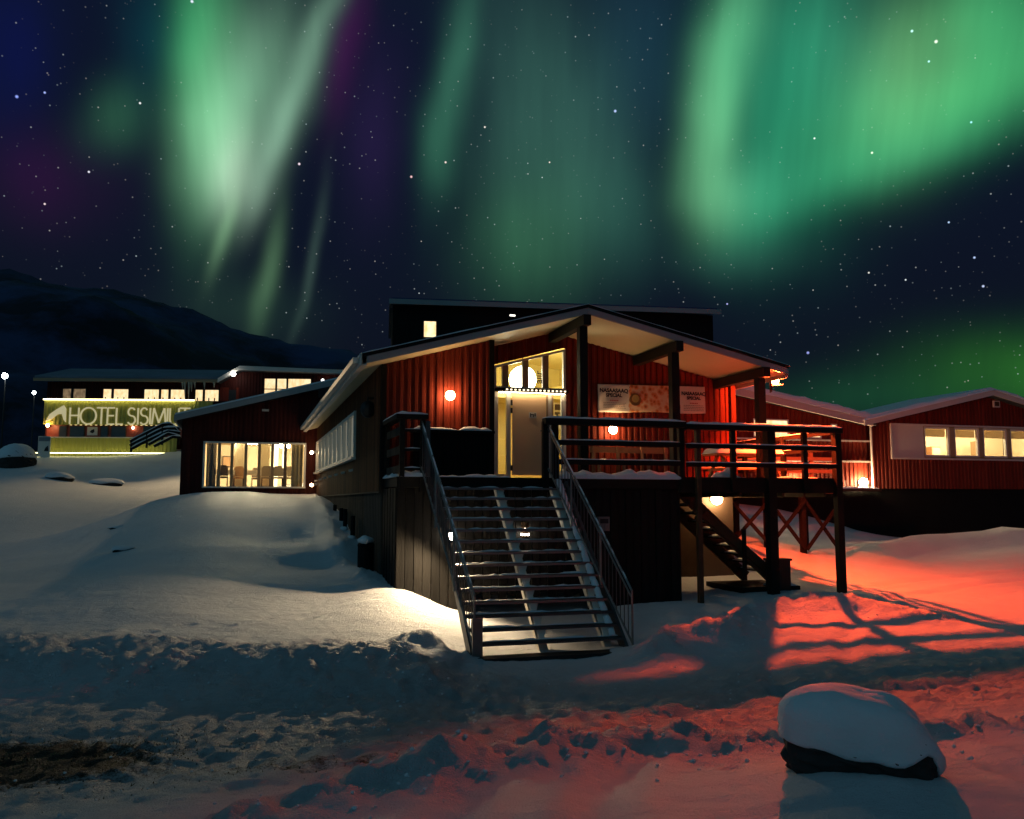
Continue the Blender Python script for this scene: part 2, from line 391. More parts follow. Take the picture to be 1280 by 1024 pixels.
STREETW = emis('cold_street_lamp_glow', (.85, .95, 1), 60)
PEND = emis('pendant_globe_glow', (1, .90, .62), 34)
LED = emis('led_strip_glow', (1, .90, .42), 6.5)
LED2 = emis('ground_led_glow', (1, .92, .40), 7)
CEILW = emis('ceiling_panel_glow', (1, .80, .50), 190)
def snow_mat(name, ground=False):
    m, t, b = new_mat(name)
    tc = N(t, 'ShaderNodeTexCoord'); ob = tc.outputs['Object']
    n1 = noise(t, ob, 1.3, 5, .6); mx = N(t, 'ShaderNodeMix', data_type='RGBA'); L(t, n1.outputs['Fac'], mx.inputs[0])
    mx.inputs[6].default_value = (.70, .71, .73, 1); mx.inputs[7].default_value = (.86, .87, .89, 1)
    colr = mx.outputs[2]
    bp = N(t, 'ShaderNodeBump'); bp.inputs['Strength'].default_value = .7; bp.inputs['Distance'].default_value = .03
    mpn = N(t, 'ShaderNodeMapping'); L(t, ob, mpn.inputs[0]); mpn.inputs[3].default_value = (.7, 1.3, 1); nb = noise(t, mpn.outputs[0], 7, 8, .74); nf = noise(t, ob, 60, 3, .6)
    h = mth(t, 'MULTIPLY_ADD', nf.outputs['Fac'], .38, nb.outputs['Fac'])
    if ground:
        at = N(t, 'ShaderNodeAttribute'); at.attribute_name = 'dirt'; ds = at.outputs['Fac']
        nd = noise(t, ob, 7, 6, .75); nd2 = noise(t, ob, 45, 4, .7)
        e = mth(t, 'ADD', mth(t, 'MULTIPLY', nd.outputs['Fac'], .7), mth(t, 'MULTIPLY', nd2.outputs['Fac'], .45))
        f = mth(t, 'MULTIPLY', mth(t, 'ADD', mth(t, 'SUBTRACT', ds, 1.0), e), 6.0, clamp=True)
        m2 = N(t, 'ShaderNodeMix', data_type='RGBA'); L(t, f, m2.inputs[0]); L(t, colr, m2.inputs[6])
        m3 = N(t, 'ShaderNodeMix', data_type='RGBA'); L(t, nd2.outputs['Fac'], m3.inputs[0]); m3.inputs[6].default_value = (.018, .014, .008, 1); m3.inputs[7].default_value = (.10, .075, .04, 1)
        L(t, m3.outputs[2], m2.inputs[7]); colr = m2.outputs[2]
        ar = N(t, 'ShaderNodeAttribute'); ar.attribute_name = 'rough'
        bs = mth(t, 'MULTIPLY_ADD', ar.outputs['Fac'], .35, .9); L(t, bs, bp.inputs['Strength']); bp.inputs['Distance'].default_value = .085
        # packed road snow carries grit: a little darker and browner
        gr = N(t, 'ShaderNodeAttribute'); gr.attribute_name = 'grit'
        m4 = N(t, 'ShaderNodeMix', data_type='RGBA', blend_type='MULTIPLY'); L(t, mth(t, 'MULTIPLY', gr.outputs['Fac'], mth(t, 'MULTIPLY_ADD', nd.outputs['Fac'], 1.2, .1)), m4.inputs[0]); L(t, colr, m4.inputs[6]); m4.inputs[7].default_value = (.45, .40, .34, 1)
        colr = m4.outputs[2]
    L(t, colr, b.inputs['Base Color']); L(t, h, bp.inputs['Height']); L(t, bp.outputs[0], b.inputs['Normal'])
    b.inputs['Roughness'].default_value = .62; b.inputs['Specular IOR Level'].default_value = .35
    return m
SNOW = snow_mat('snow'); GSNOW = snow_mat('ground_snow', True)

# ---------------------------------------------------------------- terrain
def lattice(sd):
    r = np.random.RandomState(sd); return r.rand(256, 256)
_T = [lattice(i) for i in range(6)]
def vnoise(x, y, k=0):
    T = _T[k]; xi = np.floor(x).astype(int); yi = np.floor(y).astype(int); fx = x - xi; fy = y - yi
    fx = fx * fx * fx * (fx * (fx * 6 - 15) + 10); fy = fy * fy * fy * (fy * (fy * 6 - 15) + 10)
    g = lambda i, j: T[(xi + i) & 255, (yi + j) & 255]
    return (g(0, 0) * (1 - fx) + g(1, 0) * fx) * (1 - fy) + (g(0, 1) * (1 - fx) + g(1, 1) * fx) * fy - .5
def fbm(x, y, s, o=4, k=0, gain=.5):
    a = 1; v = 0
    for i in range(o):
        v = v + a * vnoise(x * s + 17.3 * i, y * s - 9.1 * i, (k + i) % 6); s *= 2.03; a *= gain
    return v
CP = [(-30, -20, 1), (30, -20, 1), (0, -10, .9), (0, 0, .7), (-6, 0, .5), (8, 0, .7), (14, 2, .6), (25, 0, 1),
 (0, 4, .55), (-3, 5.0, .25), (1.6, 5.2, .55), (4.6, 4.5, .48), (6, 5.75, .44), (9, 6, .45), (-8, 8, .05), (14, 8, .35), (22, 8, .6),
 (-2.4, 9.5, .0), (-.5, 8.6, 0), (2, 9, 0), (5, 9, 0), (8, 9.5, 0), (12, 11, .05), (17, 13, .2), (24, 14, .5), (35, 14, .9),
 (-10, 11, .05), (-3, 11.2, .05), (1, 11, .0), (3.5, 12.5, 0), (6, 12.8, 0), (3.6, 13.6, .03), (5.9, 13.6, .03), (8, 12, .05),
 (2.6, 15.8, .75), (2.83, 16.3, .80), (3.7, 16.3, .42), (4.3, 16.3, .30), (6.6, 16.3, .30), (8.5, 16.3, .42), (8.9, 16.3, .38), (10.6, 16.3, .48), (12.3, 16.3, .47),
 (5, 18.5, .6), (10, 18.5, .5), (12.5, 19, .6), (15.1, 21.5, .95), (13.3, 21.8, 1.25), (13, 26, 1.9), (17.5, 30, 2.35), (19.8, 30, 2.15), (22.5, 30, 1.5), (24.9, 30, 1.0),
 (16.2, 18.4, .55), (20.4, 25.0, .60), (23, 22.6, .78), (21.3, 20, .72), (28, 30, .9), (34, 30, 1.0), (30, 22, 1.1),
 (2.4, 29.8, 2.43), (2.4, 24.3, 1.78), (2.4, 21, 1.34), (2.3, 18, .93), (1.5, 16.5, .60), (2.5, 34.3, 2.68), (-2.2, 34.3, 2.66), (.2, 34.3, 2.78),
 (1.7, 24, 1.42), (1.6, 20, .95), (-1, 30, 2.32), (-1, 26, 1.86), (-1.3, 22, 1.38), (-1.6, 18.5, .96), (-2, 15.5, .56), (1, 14.6, .40), (.8, 30, 2.30), (.6, 26, 1.82), (.4, 22, 1.34), (.2, 18.5, .93), (-4, 14.5, .35), (-8, 15, .45),
 (-3.3, 24.2, 1.22), (-3.27, 29.4, 1.85), (-2.95, 34, 2.45), (-5.0, 21.6, .80), (-3.3, 21, .85), (-5.7, 29, 1.05), (-9.3, 39.6, 2.0), (-5.1, 36, 1.35), (-4.0, 47, 2.55), (-9, 55, 3.6), (-13.3, 56.4, 3.6), (-10.2, 55, 4.2),
 (-14, 65, 4.95), (-14.2, 71, 5.7), (-8.4, 69.5, 5.8), (-2, 66, 6.0), (5, 60, 4.6), (-25, 60, 4.2), (-25, 90, 4.8), (-22, 30, 1.5), (-15, 20, .9),
 (6, 45, 4), (15, 45, 3.5), (25, 45, 3), (40, 45, 2.5), (20, 70, 6), (60, 30, 2), (60, 70, 4), (-60, 40, 1), (-60, 100, 4), (0, 110, 8), (60, 120, 8)]
CPa = np.array(CP, float)
def _U(r2): return np.where(r2 > 0, r2 * np.log(np.maximum(r2, 1e-12)), 0)
_s = 20.0; _p = CPa[:, :2] / _s
_K = _U(((_p[:, None] - _p[None]) ** 2).sum(-1)) + np.eye(len(_p)) * 2e-4
_P = np.c_[np.ones(len(_p)), _p]
_A = np.block([[_K, _P], [_P.T, np.zeros((3, 3))]])
_w = np.linalg.solve(_A, np.r_[CPa[:, 2], 0, 0, 0])
def tps(x, y):
    sh = x.shape; q = np.c_[x.ravel(), y.ravel()] / _s; out = np.empty(len(q))
    for i in range(0, len(q), 20000):
        c = q[i:i + 20000]; out[i:i + 20000] = _U(((c[:, None] - _p[None]) ** 2).sum(-1)) @ _w[:-3] + _w[-3] + c @ _w[-2:]
    return out.reshape(sh)
# plowed banks: (polyline, height, half width towards camera, half width away)
BANKS = [
 ([(-14, 15.5), (-6, 14.4), (-3.1, 13.4), (-1.5, 12.9), (-.2, 12.6), (1.0, 12.2), (1.9, 11.75), (2.35, 11.35), (2.75, 11.25)], [.24, .25, .26, .27, .29, .33, .38, .34, .08], 1.1, 1.4),
 ([(-1.2, 5.7), (-.2, 6.1), (.55, 6.35), (1.5, 6.75), (2.1, 6.95), (2.55, 7.2)], [.05, .10, .16, .25, .28, .12], .55, .32),
 ([(2.4, 7.1), (3.1, 7.25), (3.7, 7.35), (4.2, 7.2), (5.2, 6.9), (6.7, 6.6), (9, 7.0), (12, 7.6)], [.16, .20, .20, .12, .10, .13, .15, .15], .35, .25),
 ([(6.15, 12.7), (6.6, 13.05), (7.2, 13.2), (7.7, 13.1)], [.25, .42, .34, .12], .55, .6),
 ([(7.6, 13.2), (8.6, 14.2), (9.6, 14.7), (10.8, 14.8), (11.8, 14.3), (12.6, 13.8)], [.20, .26, .30, .28, .20, .05], .6, .5),
 ([(17.2, 20.6), (18.3, 23.5), (20.4, 25.2), (23.6, 25.6), (27, 25.4), (32, 24.5)], [.10, .25, .42, .55, .70, .70], .9, 1.0),
 ([(2.45, 17.5), (2.15, 19.5), (2.2, 23), (2.3, 27), (2.4, 32)], [.05, .14, .16, .14, .08], .30, .35),
 ([(1.9, 12.9), (2.6, 13.3), (3.1, 13.0)], [.10, .22, .08], .40, .40),
]
def seg_bank(x, y):
    h = np.zeros_like(x); rg = np.zeros_like(x)
    for pts, hs, wf, wb in BANKS:
        best = np.full_like(x, 1e9); hh = np.zeros_like(x); sg = np.zeros_like(x)
        for (a, b, ha, hb) in zip(pts, pts[1:], hs, hs[1:]):
            ax, ay = a; bx, by = b; dx, dy = bx - ax, by - ay; l2 = dx * dx + dy * dy
            t = np.clip(((x - ax) * dx + (y - ay) * dy) / l2, 0, 1); ex = x - ax - t * dx; ey = y - ay - t * dy
            d = np.hypot(ex, ey); m = d < best; best = np.where(m, d, best); hh = np.where(m, ha + (hb - ha) * t, hh)
            sg = np.where(m, np.where(ex * x + ey * y > 0, wb, wf), sg)   # farther side / near side of the crest line
        wob = 1 + .5 * fbm(x, y, .9, 3, 2)
        prof = np.exp(-(best / (sg * wob)) ** 2 * 1.6)
        lump = 1 + .34 * fbm(x, y, 1.5, 3, 1) + .14 * fbm(x, y, 5, 4, 3, .6)
        h += hh * prof * lump; rg = np.maximum(rg, prof)
    return h, rg
BOULD = (4.24, 5.40)
STEPS = []
_rs = random.Random(21)
for (xa, ya), (xb, yb) in (((4.9, 12.7), (7.2, 10.2)), ((7.2, 10.2), (13, 10.6)), ((4.3, 12.6), (2.6, 10.0)), ((2.6, 10.0), (-3.5, 8.9)), ((6.3, 9.2), (2.9, 5.6)), ((1.3, 15.4), (-2.8, 14.2)), ((14, 17), (18, 15.5))):
    ln_ = math.hypot(xb - xa, yb - ya); an_ = math.atan2(yb - ya, xb - xa)
    for i_ in range(int(ln_ / .62)):
        t_ = (i_ + .5) * .62 / ln_; s_ = (-1) ** i_ * .11
        STEPS.append((xa + (xb - xa) * t_ - math.sin(an_) * s_ + _rs.gauss(0, .04), ya + (yb - ya) * t_ + math.cos(an_) * s_ + _rs.gauss(0, .04), an_ + _rs.gauss(0, .15)))
def gz(x, y, full=False):
    x = np.asarray(x, float); y = np.asarray(y, float)
    z = tps(x, y); b, rg = seg_bank(x, y)
    d = np.hypot(x, y)
    near = np.exp(-((y - 9.6) / 2.4) ** 2) * np.clip((x + 12) / 6, 0, 1)      # the cleared, trodden strip
    z = z + b + .04 * fbm(x, y, .22, 3, 4) * np.clip(d / 12, .25, 2.2) + .020 * fbm(x, y, .8, 3, 0) * (1 - .4 * near) + .030 * fbm(x * .55 + y * .25, y * 1.5, 1.5, 4, 1, .55)
    z = z + (.05 * fbm(x, y, 3.2, 4, 2, .6)) * (.14 + .6 * rg + .5 * near) + .055 * fbm(x, y, 7, 3, 5, .7) * (.08 + rg + .8 * near)
    z = z + .035 * fbm(x * .35, y * 1.6, 2.2, 4, 2, .6) * near + .17 * np.exp(-(((x - BOULD[0] + .12) / .72) ** 2 + ((y - BOULD[1] + .1) / .65) ** 2))
    # wheel and sledge ruts across the yard on the right
    for k, (cx0, cy0, rr) in enumerate(((20, 4, 13.5), (20, 4, 14.6), (9, 2, 7.6), (9, 2, 8.5))):
        q = np.hypot(x - cx0, y - cy0) - rr; z = z - .035 * np.exp(-(q / .16) ** 2) + .02 * np.exp(-((np.abs(q) - .28) / .12) ** 2)
    for (fx, fy, fa) in STEPS:      # boot prints
        m = (np.abs(x - fx) < .4) & (np.abs(y - fy) < .4)
        if m.any():
            ux, uy = x[m] - fx, y[m] - fy; a = ux * math.cos(fa) + uy * math.sin(fa); b = -ux * math.sin(fa) + uy * math.cos(fa)
            q = (a / .15) ** 2 + (b / .075) ** 2; z[m] = z[m] - .045 * np.exp(-q ** 2) + .012 * np.exp(-((q - 2.2) / 1.0) ** 2)
    if full: return z, rg, near
    return z
def gh(x, y): return float(gz(np.array([x]), np.array([y]))[0])
def axis(a, b, step, lo, hi, g=1.07):
    c = list(np.arange(a, b + step * .5, step)); s = step
    while c[-1] < hi: s *= g; c.append(c[-1] + s)
    s = step
    while c[0] > lo: s *= g; c.insert(0, c[0] - s)
    return np.array(c)
gx = axis(-4.5, 13, .05, -900, 900); gy = axis(4.2, 17, .05, -120, 900)
X, Y = np.meshgrid(gx, gy); Z, RG, NR = gz(X, Y, True)
far = np.clip((np.hypot(X, Y - 30) - 90) / 120, 0, 1); Z = Z * (1 - far) + 4 * far
nxx, nyy = len(gx), len(gy)
idx = np.arange(nxx * nyy).reshape(nyy, nxx)
F4 = np.stack([idx[:-1, :-1], idx[:-1, 1:], idx[1:, 1:], idx[1:, :-1]], -1).reshape(-1, 4)
me = bpy.data.meshes.new('ground')
me.vertices.add(nxx * nyy); me.vertices.foreach_set('co', np.stack([X, Y, Z], -1).ravel())
me.loops.add(F4.size); me.loops.foreach_set('vertex_index', F4.ravel())
me.polygons.add(len(F4)); me.polygons.foreach_set('loop_start', np.arange(0, F4.size, 4)); me.polygons.foreach_set('use_smooth', np.ones(len(F4), bool))
me.update(calc_edges=True); me.validate()
dl = np.exp(-(((X + 2.2) / 1.9) ** 2 + ((Y - 9.3) / .95) ** 2)) * .92 + .36 * np.exp(-(((X - .6) / 1.6) ** 2 + ((Y - 8.35 ) / .5) ** 2)) + .32 * np.exp(-(((X - 3.2) / 2.5) ** 2 + ((Y - 8.2) / .5) ** 2))
dl = dl + .30 * np.exp(-(((X + 10.5) / 3.5) ** 2 + ((Y - 46) / 4) ** 2))
for nm, arr in (('dirt', np.clip(dl, 0, 1)), ('rough', np.clip(RG * .9 + NR * .8, 0, 1)), ('grit', np.clip(NR * .75, 0, 1))):
    a = me.attributes.new(nm, 'FLOAT', 'POINT'); a.data.foreach_set('value', arr.ravel().astype(np.float32))
me.materials.append(GSNOW); ground = bpy.data.objects.new('ground', me); C.objects.link(ground); ground['kind'] = 'structure'
tag(ground, 'snow covered ground with plowed banks')

# mountains beyond the settlement
def hill(name, base, prof, depth, m, seed):
    (x0, y0), (x1, y1) = base; n = 160; k = 46; vs = []; fs = []
    dx, dy = x1 - x0, y1 - y0; ln = math.hypot(dx, dy); px, py = -dy / ln, dx / ln
    U = np.linspace(0, 1, n); V = np.linspace(-1, 1, k); UU, VV = np.meshgrid(U, V)
    H = np.interp(UU, [p[0] for p in prof], [p[1] for p in prof]) * np.clip(1 - np.abs(VV) ** 1.25, 0, 1)
    XX = x0 + dx * UU + px * VV * depth; YY = y0 + dy * UU + py * VV * depth
    H = H * (1 + .28 * fbm(XX, YY, .012, 5, seed) * (np.abs(VV) * 1.2 + .12)) + .09 * H.max() * fbm(XX, YY, .03, 4, seed + 1) * np.abs(VV)
    H = H + .045 * H.max() * fbm(XX, YY, .022, 5, seed + 2) + .02 * H.max() * fbm(XX, YY, .09, 3, seed)
    for a, b, c in zip(XX.ravel(), YY.ravel(), H.ravel()): vs.append((a, b, max(-5, c)))
    for j in range(k - 1):
        for i in range(n - 1): q = j * n + i; fs.append((q, q + 1, q + n + 1, q + n))
    mb = MB(); mb.v = vs; mb.f = fs; o = mb.build(name, m, smooth=True); o['kind'] = 'structure'; return o
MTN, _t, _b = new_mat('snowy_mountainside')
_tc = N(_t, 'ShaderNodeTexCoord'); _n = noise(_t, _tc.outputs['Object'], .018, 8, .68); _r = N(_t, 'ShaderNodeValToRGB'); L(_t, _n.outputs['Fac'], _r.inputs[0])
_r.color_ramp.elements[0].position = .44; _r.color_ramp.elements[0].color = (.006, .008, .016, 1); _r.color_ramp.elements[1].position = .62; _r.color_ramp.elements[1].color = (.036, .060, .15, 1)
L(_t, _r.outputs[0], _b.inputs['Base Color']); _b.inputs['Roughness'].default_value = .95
prof = []
for i in range(60):
    u = i / 59; x = -460 + 800 * u; y = 480 + 90 * u; a = math.degrees(math.atan2(x, y)); d = math.hypot(x, y)
    e = np.interp(a, [-45, -25, -13.9, -8.5, -3.5, -.1, 3.4, 5.9, 9, 14, 20, 30], [9, 13.6, 13.3, 13.0, 11.8, 10.6, 9.9, 9.4, 7.5, 5, 3, 1])
    prof.append((u, d * math.tan(R(e))))
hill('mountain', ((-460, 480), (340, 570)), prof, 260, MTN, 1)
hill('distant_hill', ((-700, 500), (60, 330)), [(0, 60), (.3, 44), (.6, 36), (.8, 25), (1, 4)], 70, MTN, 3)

# ---------------------------------------------------------------- lodge
sl = lambda x: 6.37 - (.2715 * (6.87 - x) if x < 6.87 else .224 * (x - 6.87))          # soffit height
lodge = root('lodge', (2.65, 18, 1), 'dark red ribbed lodge with a wide gable roof over its timber deck and entrance', 'building')
m = MB(); corr(m, (0, 18, 0), (1, 0, 0), (0, -1, 0), 2.68, 4.98, 2.6, lambda u: sl(u) - .01, pitch=.155, depth=.034); m.build('front_wall', RED, lodge)
m = MB(); m.box(2.63, 2.74, 17.93, 18.06, 2.6, 5.21); m.build('corner_board', BLACK, lodge); m = MB(); m.box(4.93, 5.03, 17.9, 18.08, 2.86, 5.84); m.build('corner_board', BLACK, lodge)
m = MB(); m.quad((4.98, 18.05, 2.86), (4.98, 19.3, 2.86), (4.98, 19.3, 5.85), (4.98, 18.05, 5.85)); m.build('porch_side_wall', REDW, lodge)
zg = lambda u: 5.50 + (u - 5.40) * .275
m = MB()
corr(m, (0, 19.3, 0), (1, 0, 0), (0, -1, 0), 4.99, 11.55, 2.86, lambda u: sl(u) - .01,
     ops=[(5.40, 7.14, 2.86, lambda u: zg(u) + .03)], pitch=.155, depth=.034); m.build('porch_wall', RED, lodge)
m = MB(); corr(m, (11.55, 0, 0), (0, 1, 0), (1, 0, 0), 19.3, 36, 2.86, sl(11.55) - .01, pitch=.155, depth=.032); m.build('side_wall', RED, lodge)
m = MB(); m.box(11.50, 11.63, 19.2, 19.32, 2.86, 5.3); m.build('corner_board', REDW, lodge)
m = MB(); m.box(8.6, 11.55, 19.34, 19.5, -.2, 2.80); m.box(11.4, 11.55, 19.5, 36, -.2, 2.85); m.build('plinth_wall', TIMB2, lodge)
m = MB(); m.box(10.60, 11.53, 19.30, 19.335, .4, 2.78); m.build('plinth_lit_patch', mat('painted_plinth_lamplight', (.12, .08, .055), .6, .2, 2.), lodge)  # paler sheet paints the lamplit part of the plinth wall
# left long wall with window band
m = MB(); corr(m, (2.65, 0, 0), (0, 1, 0), (-1, 0, 0), 18.02, 36, 2.6, 5.22, ops=[(22.1, 34.35, 3.50, 4.66)], pitch=.16, depth=.032); m.build('long_wall', BROWN, lodge)
m = MB(); corr(m, (2.69, 0, 0), (0, 1, 0), (-1, 0, 0), 20.6, 36, .2, 2.6, pitch=.24, depth=.015); m.build('plinth_wall', GBASE, lodge)
m = MB(); corr(m, (2.68, 0, 0), (0, 1, 0), (-1, 0, 0), 18.05, 20.6, .2, 2.6, pitch=.24, depth=.015); m.quad((2.68, 18.05, .2), (4.9, 18.05, .2), (4.9, 18.05, 2.6), (2.68, 18.05, 2.6)); m.build('plinth_wall', DBASE, lodge)
m = MB(); m.box(2.615, 2.68, 18.0, 36, 2.575, 2.605); m.build('drip_trim', DBASE, lodge)
y0, y1, nW = 22.1, 34.35, 9
for i in range(nW):
    a = y0 + (y1 - y0) * i / nW; b = y0 + (y1 - y0) * (i + 1) / nW
    f = MB(); f.box(2.57, 2.70, a, a + .16, 3.5, 4.66); f.box(2.57, 2.70, b - .10, b - .002, 3.5, 4.66); f.box(2.58, 2.70, a + .16, b - .10, 4.58, 4.66); f.box(2.58, 2.70, a + .16, b - .10, 3.5, 3.57)
    fo = f.build('window', WHITE, lodge)
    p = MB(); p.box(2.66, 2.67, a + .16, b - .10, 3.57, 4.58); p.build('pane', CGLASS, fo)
m = MB(); m.box(2.50, 2.69, 22.0, 34.45, 3.44, 3.498); m.build('window_sill', WHITE, lodge)
for i in range(7):
    m = MB(); yy = 22.6 + i * 1.9; m.tube([(2.64, yy, 3.20), (2.52, yy, 3.17)], .035, 6); m.build('vent_stub', FASCW, lodge)
m = MB(); m.ball((2.50, 19.0, 4.38), .17, 12, 8, 1.1); m.tube([(2.66, 19.0, 4.62), (2.50, 19.0, 4.62), (2.50, 19.0, 4.50)], .03); m.build('hooded_vent', DARKM, lodge)
for yy, zz in ((21.9, 2.05), (23.6, 2.2), (24.6, 2.22), (26.4, 2.3)):
    m = MB(); m.tube([(2.56, yy, 1.4), (2.56, yy, zz)], .055, 8); o = m.build('drain_pipe', BLACK, lodge)
    s = MB(); s.ball((2.54, yy, 1.52 + (yy - 21.9) * .10), .11, 10, 6, .6); s.build('snow_cap', SNOW, o)
m = MB(); m.tube([(2.45, 18.55, .75), (2.45, 18.55, 1.5)], .17, 10); m.ball((2.45, 18.55, 1.5), .18, 12, 8, .5); o = m.build('rain_barrel', BLACK)
tag(o, 'black barrel capped with snow at the corner beside the long wall', 'barrel')
s = MB(); s.ball((2.43, 18.52, 1.60), .17, 12, 8, .55, lambda d: 1 + .12 * math.sin(5 * d.x + 2)); s.build('snow_cap', SNOW, o, smooth=True)
# roof slabs
RF = MB()
def rpoly(x0, x1, dz0, dz1, y0, y1, mbx):
    p = [(x0, y0, sl(x0) + dz0), (x1, y0, sl(x1) + dz0), (x1, y0, sl(x1) + dz1), (x0, y0, sl(x0) + dz1)]
    mbx.prism(p, (0, y1 - y0, 0))
rpoly(2.22, 6.87, .03, .16, 17.16, 36.6, RF); rpoly(6.87, 11.70, .03, .16, 17.16, 36.6, RF)
roof = RF.build('roof', ROOF, lodge)
m = MB(); rpoly(2.22, 6.868, 0, .028, 17.16, 36.6, m); rpoly(6.872, 11.70, 0, .028, 17.16, 36.6, m); m.build('soffit', SOFF, roof)
m = MB(); rpoly(2.12, 6.868, -.012, .125, 17.10, 17.155, m); rpoly(6.872, 11.74, -.012, .125, 17.10, 17.155, m); m.build('gable_fascia', FASC, roof)
m = MB(); rpoly(2.12, 6.868, .128, .195, 17.085, 17.155, m); rpoly(6.872, 11.74, .128, .195, 17.085, 17.155, m); m.build('roof_edge', BLACK, roof)
m = MB(); m.box(2.10, 2.215, 17.10, 36.6, 5.05, 5.29); m.box(1.98, 2.095, 17.4, 36.4, 5.13, 5.24); m.build('eave_fascia', FASCW, roof)
m = MB(); m.box(11.705, 11.76, 17.16, 36.6, 5.20, 5.46); m.build('eave_fascia', FASC, roof)
m = MB()
for a, b in ((2.08, 6.87), (6.87, 11.78)):
    m.snowbar((a, 17.18, sl(a) + .20), (b, 17.18, sl(b) + .20), .18, .022, .2, .5)
    p = [(a, 17.28, sl(a) + .165), (b, 17.28, sl(b) + .165), (b, 17.28, sl(b) + .20), (a, 17.28, sl(a) + .20)]; m.prism(p, (0, 19.2, 0))
m.build('roof_snow', SNOW, roof, smooth=False)
for px in (6.81, 8.96, 11.11):
    m = MB(); t = min(sl(px - .09), sl(px + .09)) - .004; m.box(px - .085, px + .085, 17.0, 19.24, t - .22, t); m.build('outrigger_beam', TIMBER, lodge)
    m = MB(); m.box(px - .09, px + .09, 17.22, 17.40, 2.86, t - .225); m.build('porch_post', TIMBER, lodge)
m = MB(); rpoly(2.7, 11.5, -.3, -.28, 36.2, 36.3, m); m.box(2.7, 11.5, 36.0, 36.1, 1, 5.0); m.build('back_wall', DBASE, lodge)
# entrance glazing
fr = MB()
for a, b in ((5.40, 5.455), (7.09, 7.145)): fr.prism([(a, 19.24, 2.86), (b, 19.24, 2.86), (b, 19.24, zg(b)), (a, 19.24, zg(a))], (0, .09, 0))
fr.prism([(5.456, 19.245, zg(5.456) - .055), (7.089, 19.245, zg(7.089) - .055), (7.089, 19.245, zg(7.089)), (5.456, 19.245, zg(5.456))], (0, .08, 0))
fr.box(5.456, 7.089, 19.245, 19.325, 4.98, 5.03)
fo = fr.build('entrance_frame', WHITE, lodge)
for cx_ in (5.68, 6.17, 6.66):
    m = MB(); m.prism([(cx_ - .065, 19.25, 5.032), (cx_ + .065, 19.25, 5.032), (cx_ + .065, 19.25, zg(cx_ + .065) - .056), (cx_ - .065, 19.25, zg(cx_ - .065) - .056)], (0, .09, 0)); m.build('mullion', TANF, fo)
    m = MB(); m.prism([(cx_ - .090, 19.242, 5.032), (cx_ - .067, 19.242, 5.032), (cx_ - .067, 19.242, zg(cx_ - .067) - .056), (cx_ - .090, 19.242, zg(cx_ - .09) - .056)], (0, .06, 0)); m.build('mullion_trim', WHITE, fo)
for a, b in ((5.457, 5.588), (5.747, 6.078), (6.237, 6.568), (6.727, 7.088)):
    m = MB(); m.prism([(a, 19.29, 5.03), (b, 19.29, 5.03), (b, 19.29, zg(b) - .056), (a, 19.29, zg(a) - .056)], (0, .008, 0)); m.build('pane', GLASS, fo)
m = MB(); m.box(5.41, 7.14, 19.02, 19.235, 4.90, 4.975); o = m.build('transom_ledge', BLACK, fo)
m = MB()
for i in range(15): m.box(5.62 + i * .10, 5.66 + i * .10, 18.995, 19.018, 4.915, 4.95)
m.build('ledge_bead_light', BEAD, o)
m = MB(); m.box(5.5, 7.1, 19.17, 19.19, 4.888, 4.898); m.build('added_door_fill', DOORFILL, o)  # glowing strip added to brighten the door, not a known lamp
m = MB(); m.box(5.456, 5.50, 19.25, 19.33, 2.9, 4.89); m.box(5.70, 5.80, 19.25, 19.33, 2.9, 4.89); m.box(6.70, 6.80, 19.25, 19.33, 2.9, 4.89); m.box(7.04, 7.089, 19.25, 19.33, 2.9, 4.89)
m.box(5.50, 5.70, 19.25, 19.33, 2.9, 3.02); m.box(6.80, 7.04, 19.25, 19.33, 2.9, 3.02); m.build('door_frame', WHITE, fo)
m = MB(); m.box(6.66, 6.70, 19.22, 19.25, 2.9, 4.89); m.box(6.80, 6.83, 19.22, 19.25, 2.9, 4.89); m.build('frame_trim', TANF, fo)
m = MB(); m.box(5.50, 5.70, 19.285, 19.293, 3.02, 4.89); m.build('side_pane', GLASS, fo); m = MB(); m.box(6.83, 7.04, 19.285, 19.293, 3.02, 4.89); m.build('side_pane', GLASS, fo)
d = MB(); d.box(5.84, 6.66, 19.255, 19.30, 3.0, 4.86); d = d.build('door', DOORM, lodge)
m = MB()
for z in (4.60, 4.42, 3.1): m.box(5.795, 5.838, 19.225, 19.29, z, z + .12)
m.build('hinge', DARKM, d)
m = MB(); m.box(6.24, 6.42, 19.240, 19.254, 4.32, 4.45); pl = m.build('door_sign', WHITE, d)
m = MB(); m.box(6.265, 6.285, 19.236, 19.239, 4.34, 4.43); m.box(6.335, 6.355, 19.236, 19.239, 4.34, 4.41); m.box(6.285, 6.335, 19.236, 19.239, 4.39, 4.41); m.box(6.37, 6.40, 19.236, 19.239, 4.36, 4.43); m.build('pictogram', DARKM, pl)
m = MB(); m.tube([(6.60, 19.25, 4.02), (6.60, 19.20, 4.02), (6.50, 19.20, 4.02)], .014, 6); m.box(6.57, 6.63, 19.244, 19.2545, 3.93, 4.08); m.build('handle', STEEL, d)
m = MB(); m.box(5.40, 7.14, 19.12, 19.25, 2.86, 2.93); m.build('threshold', WOODF, lodge)
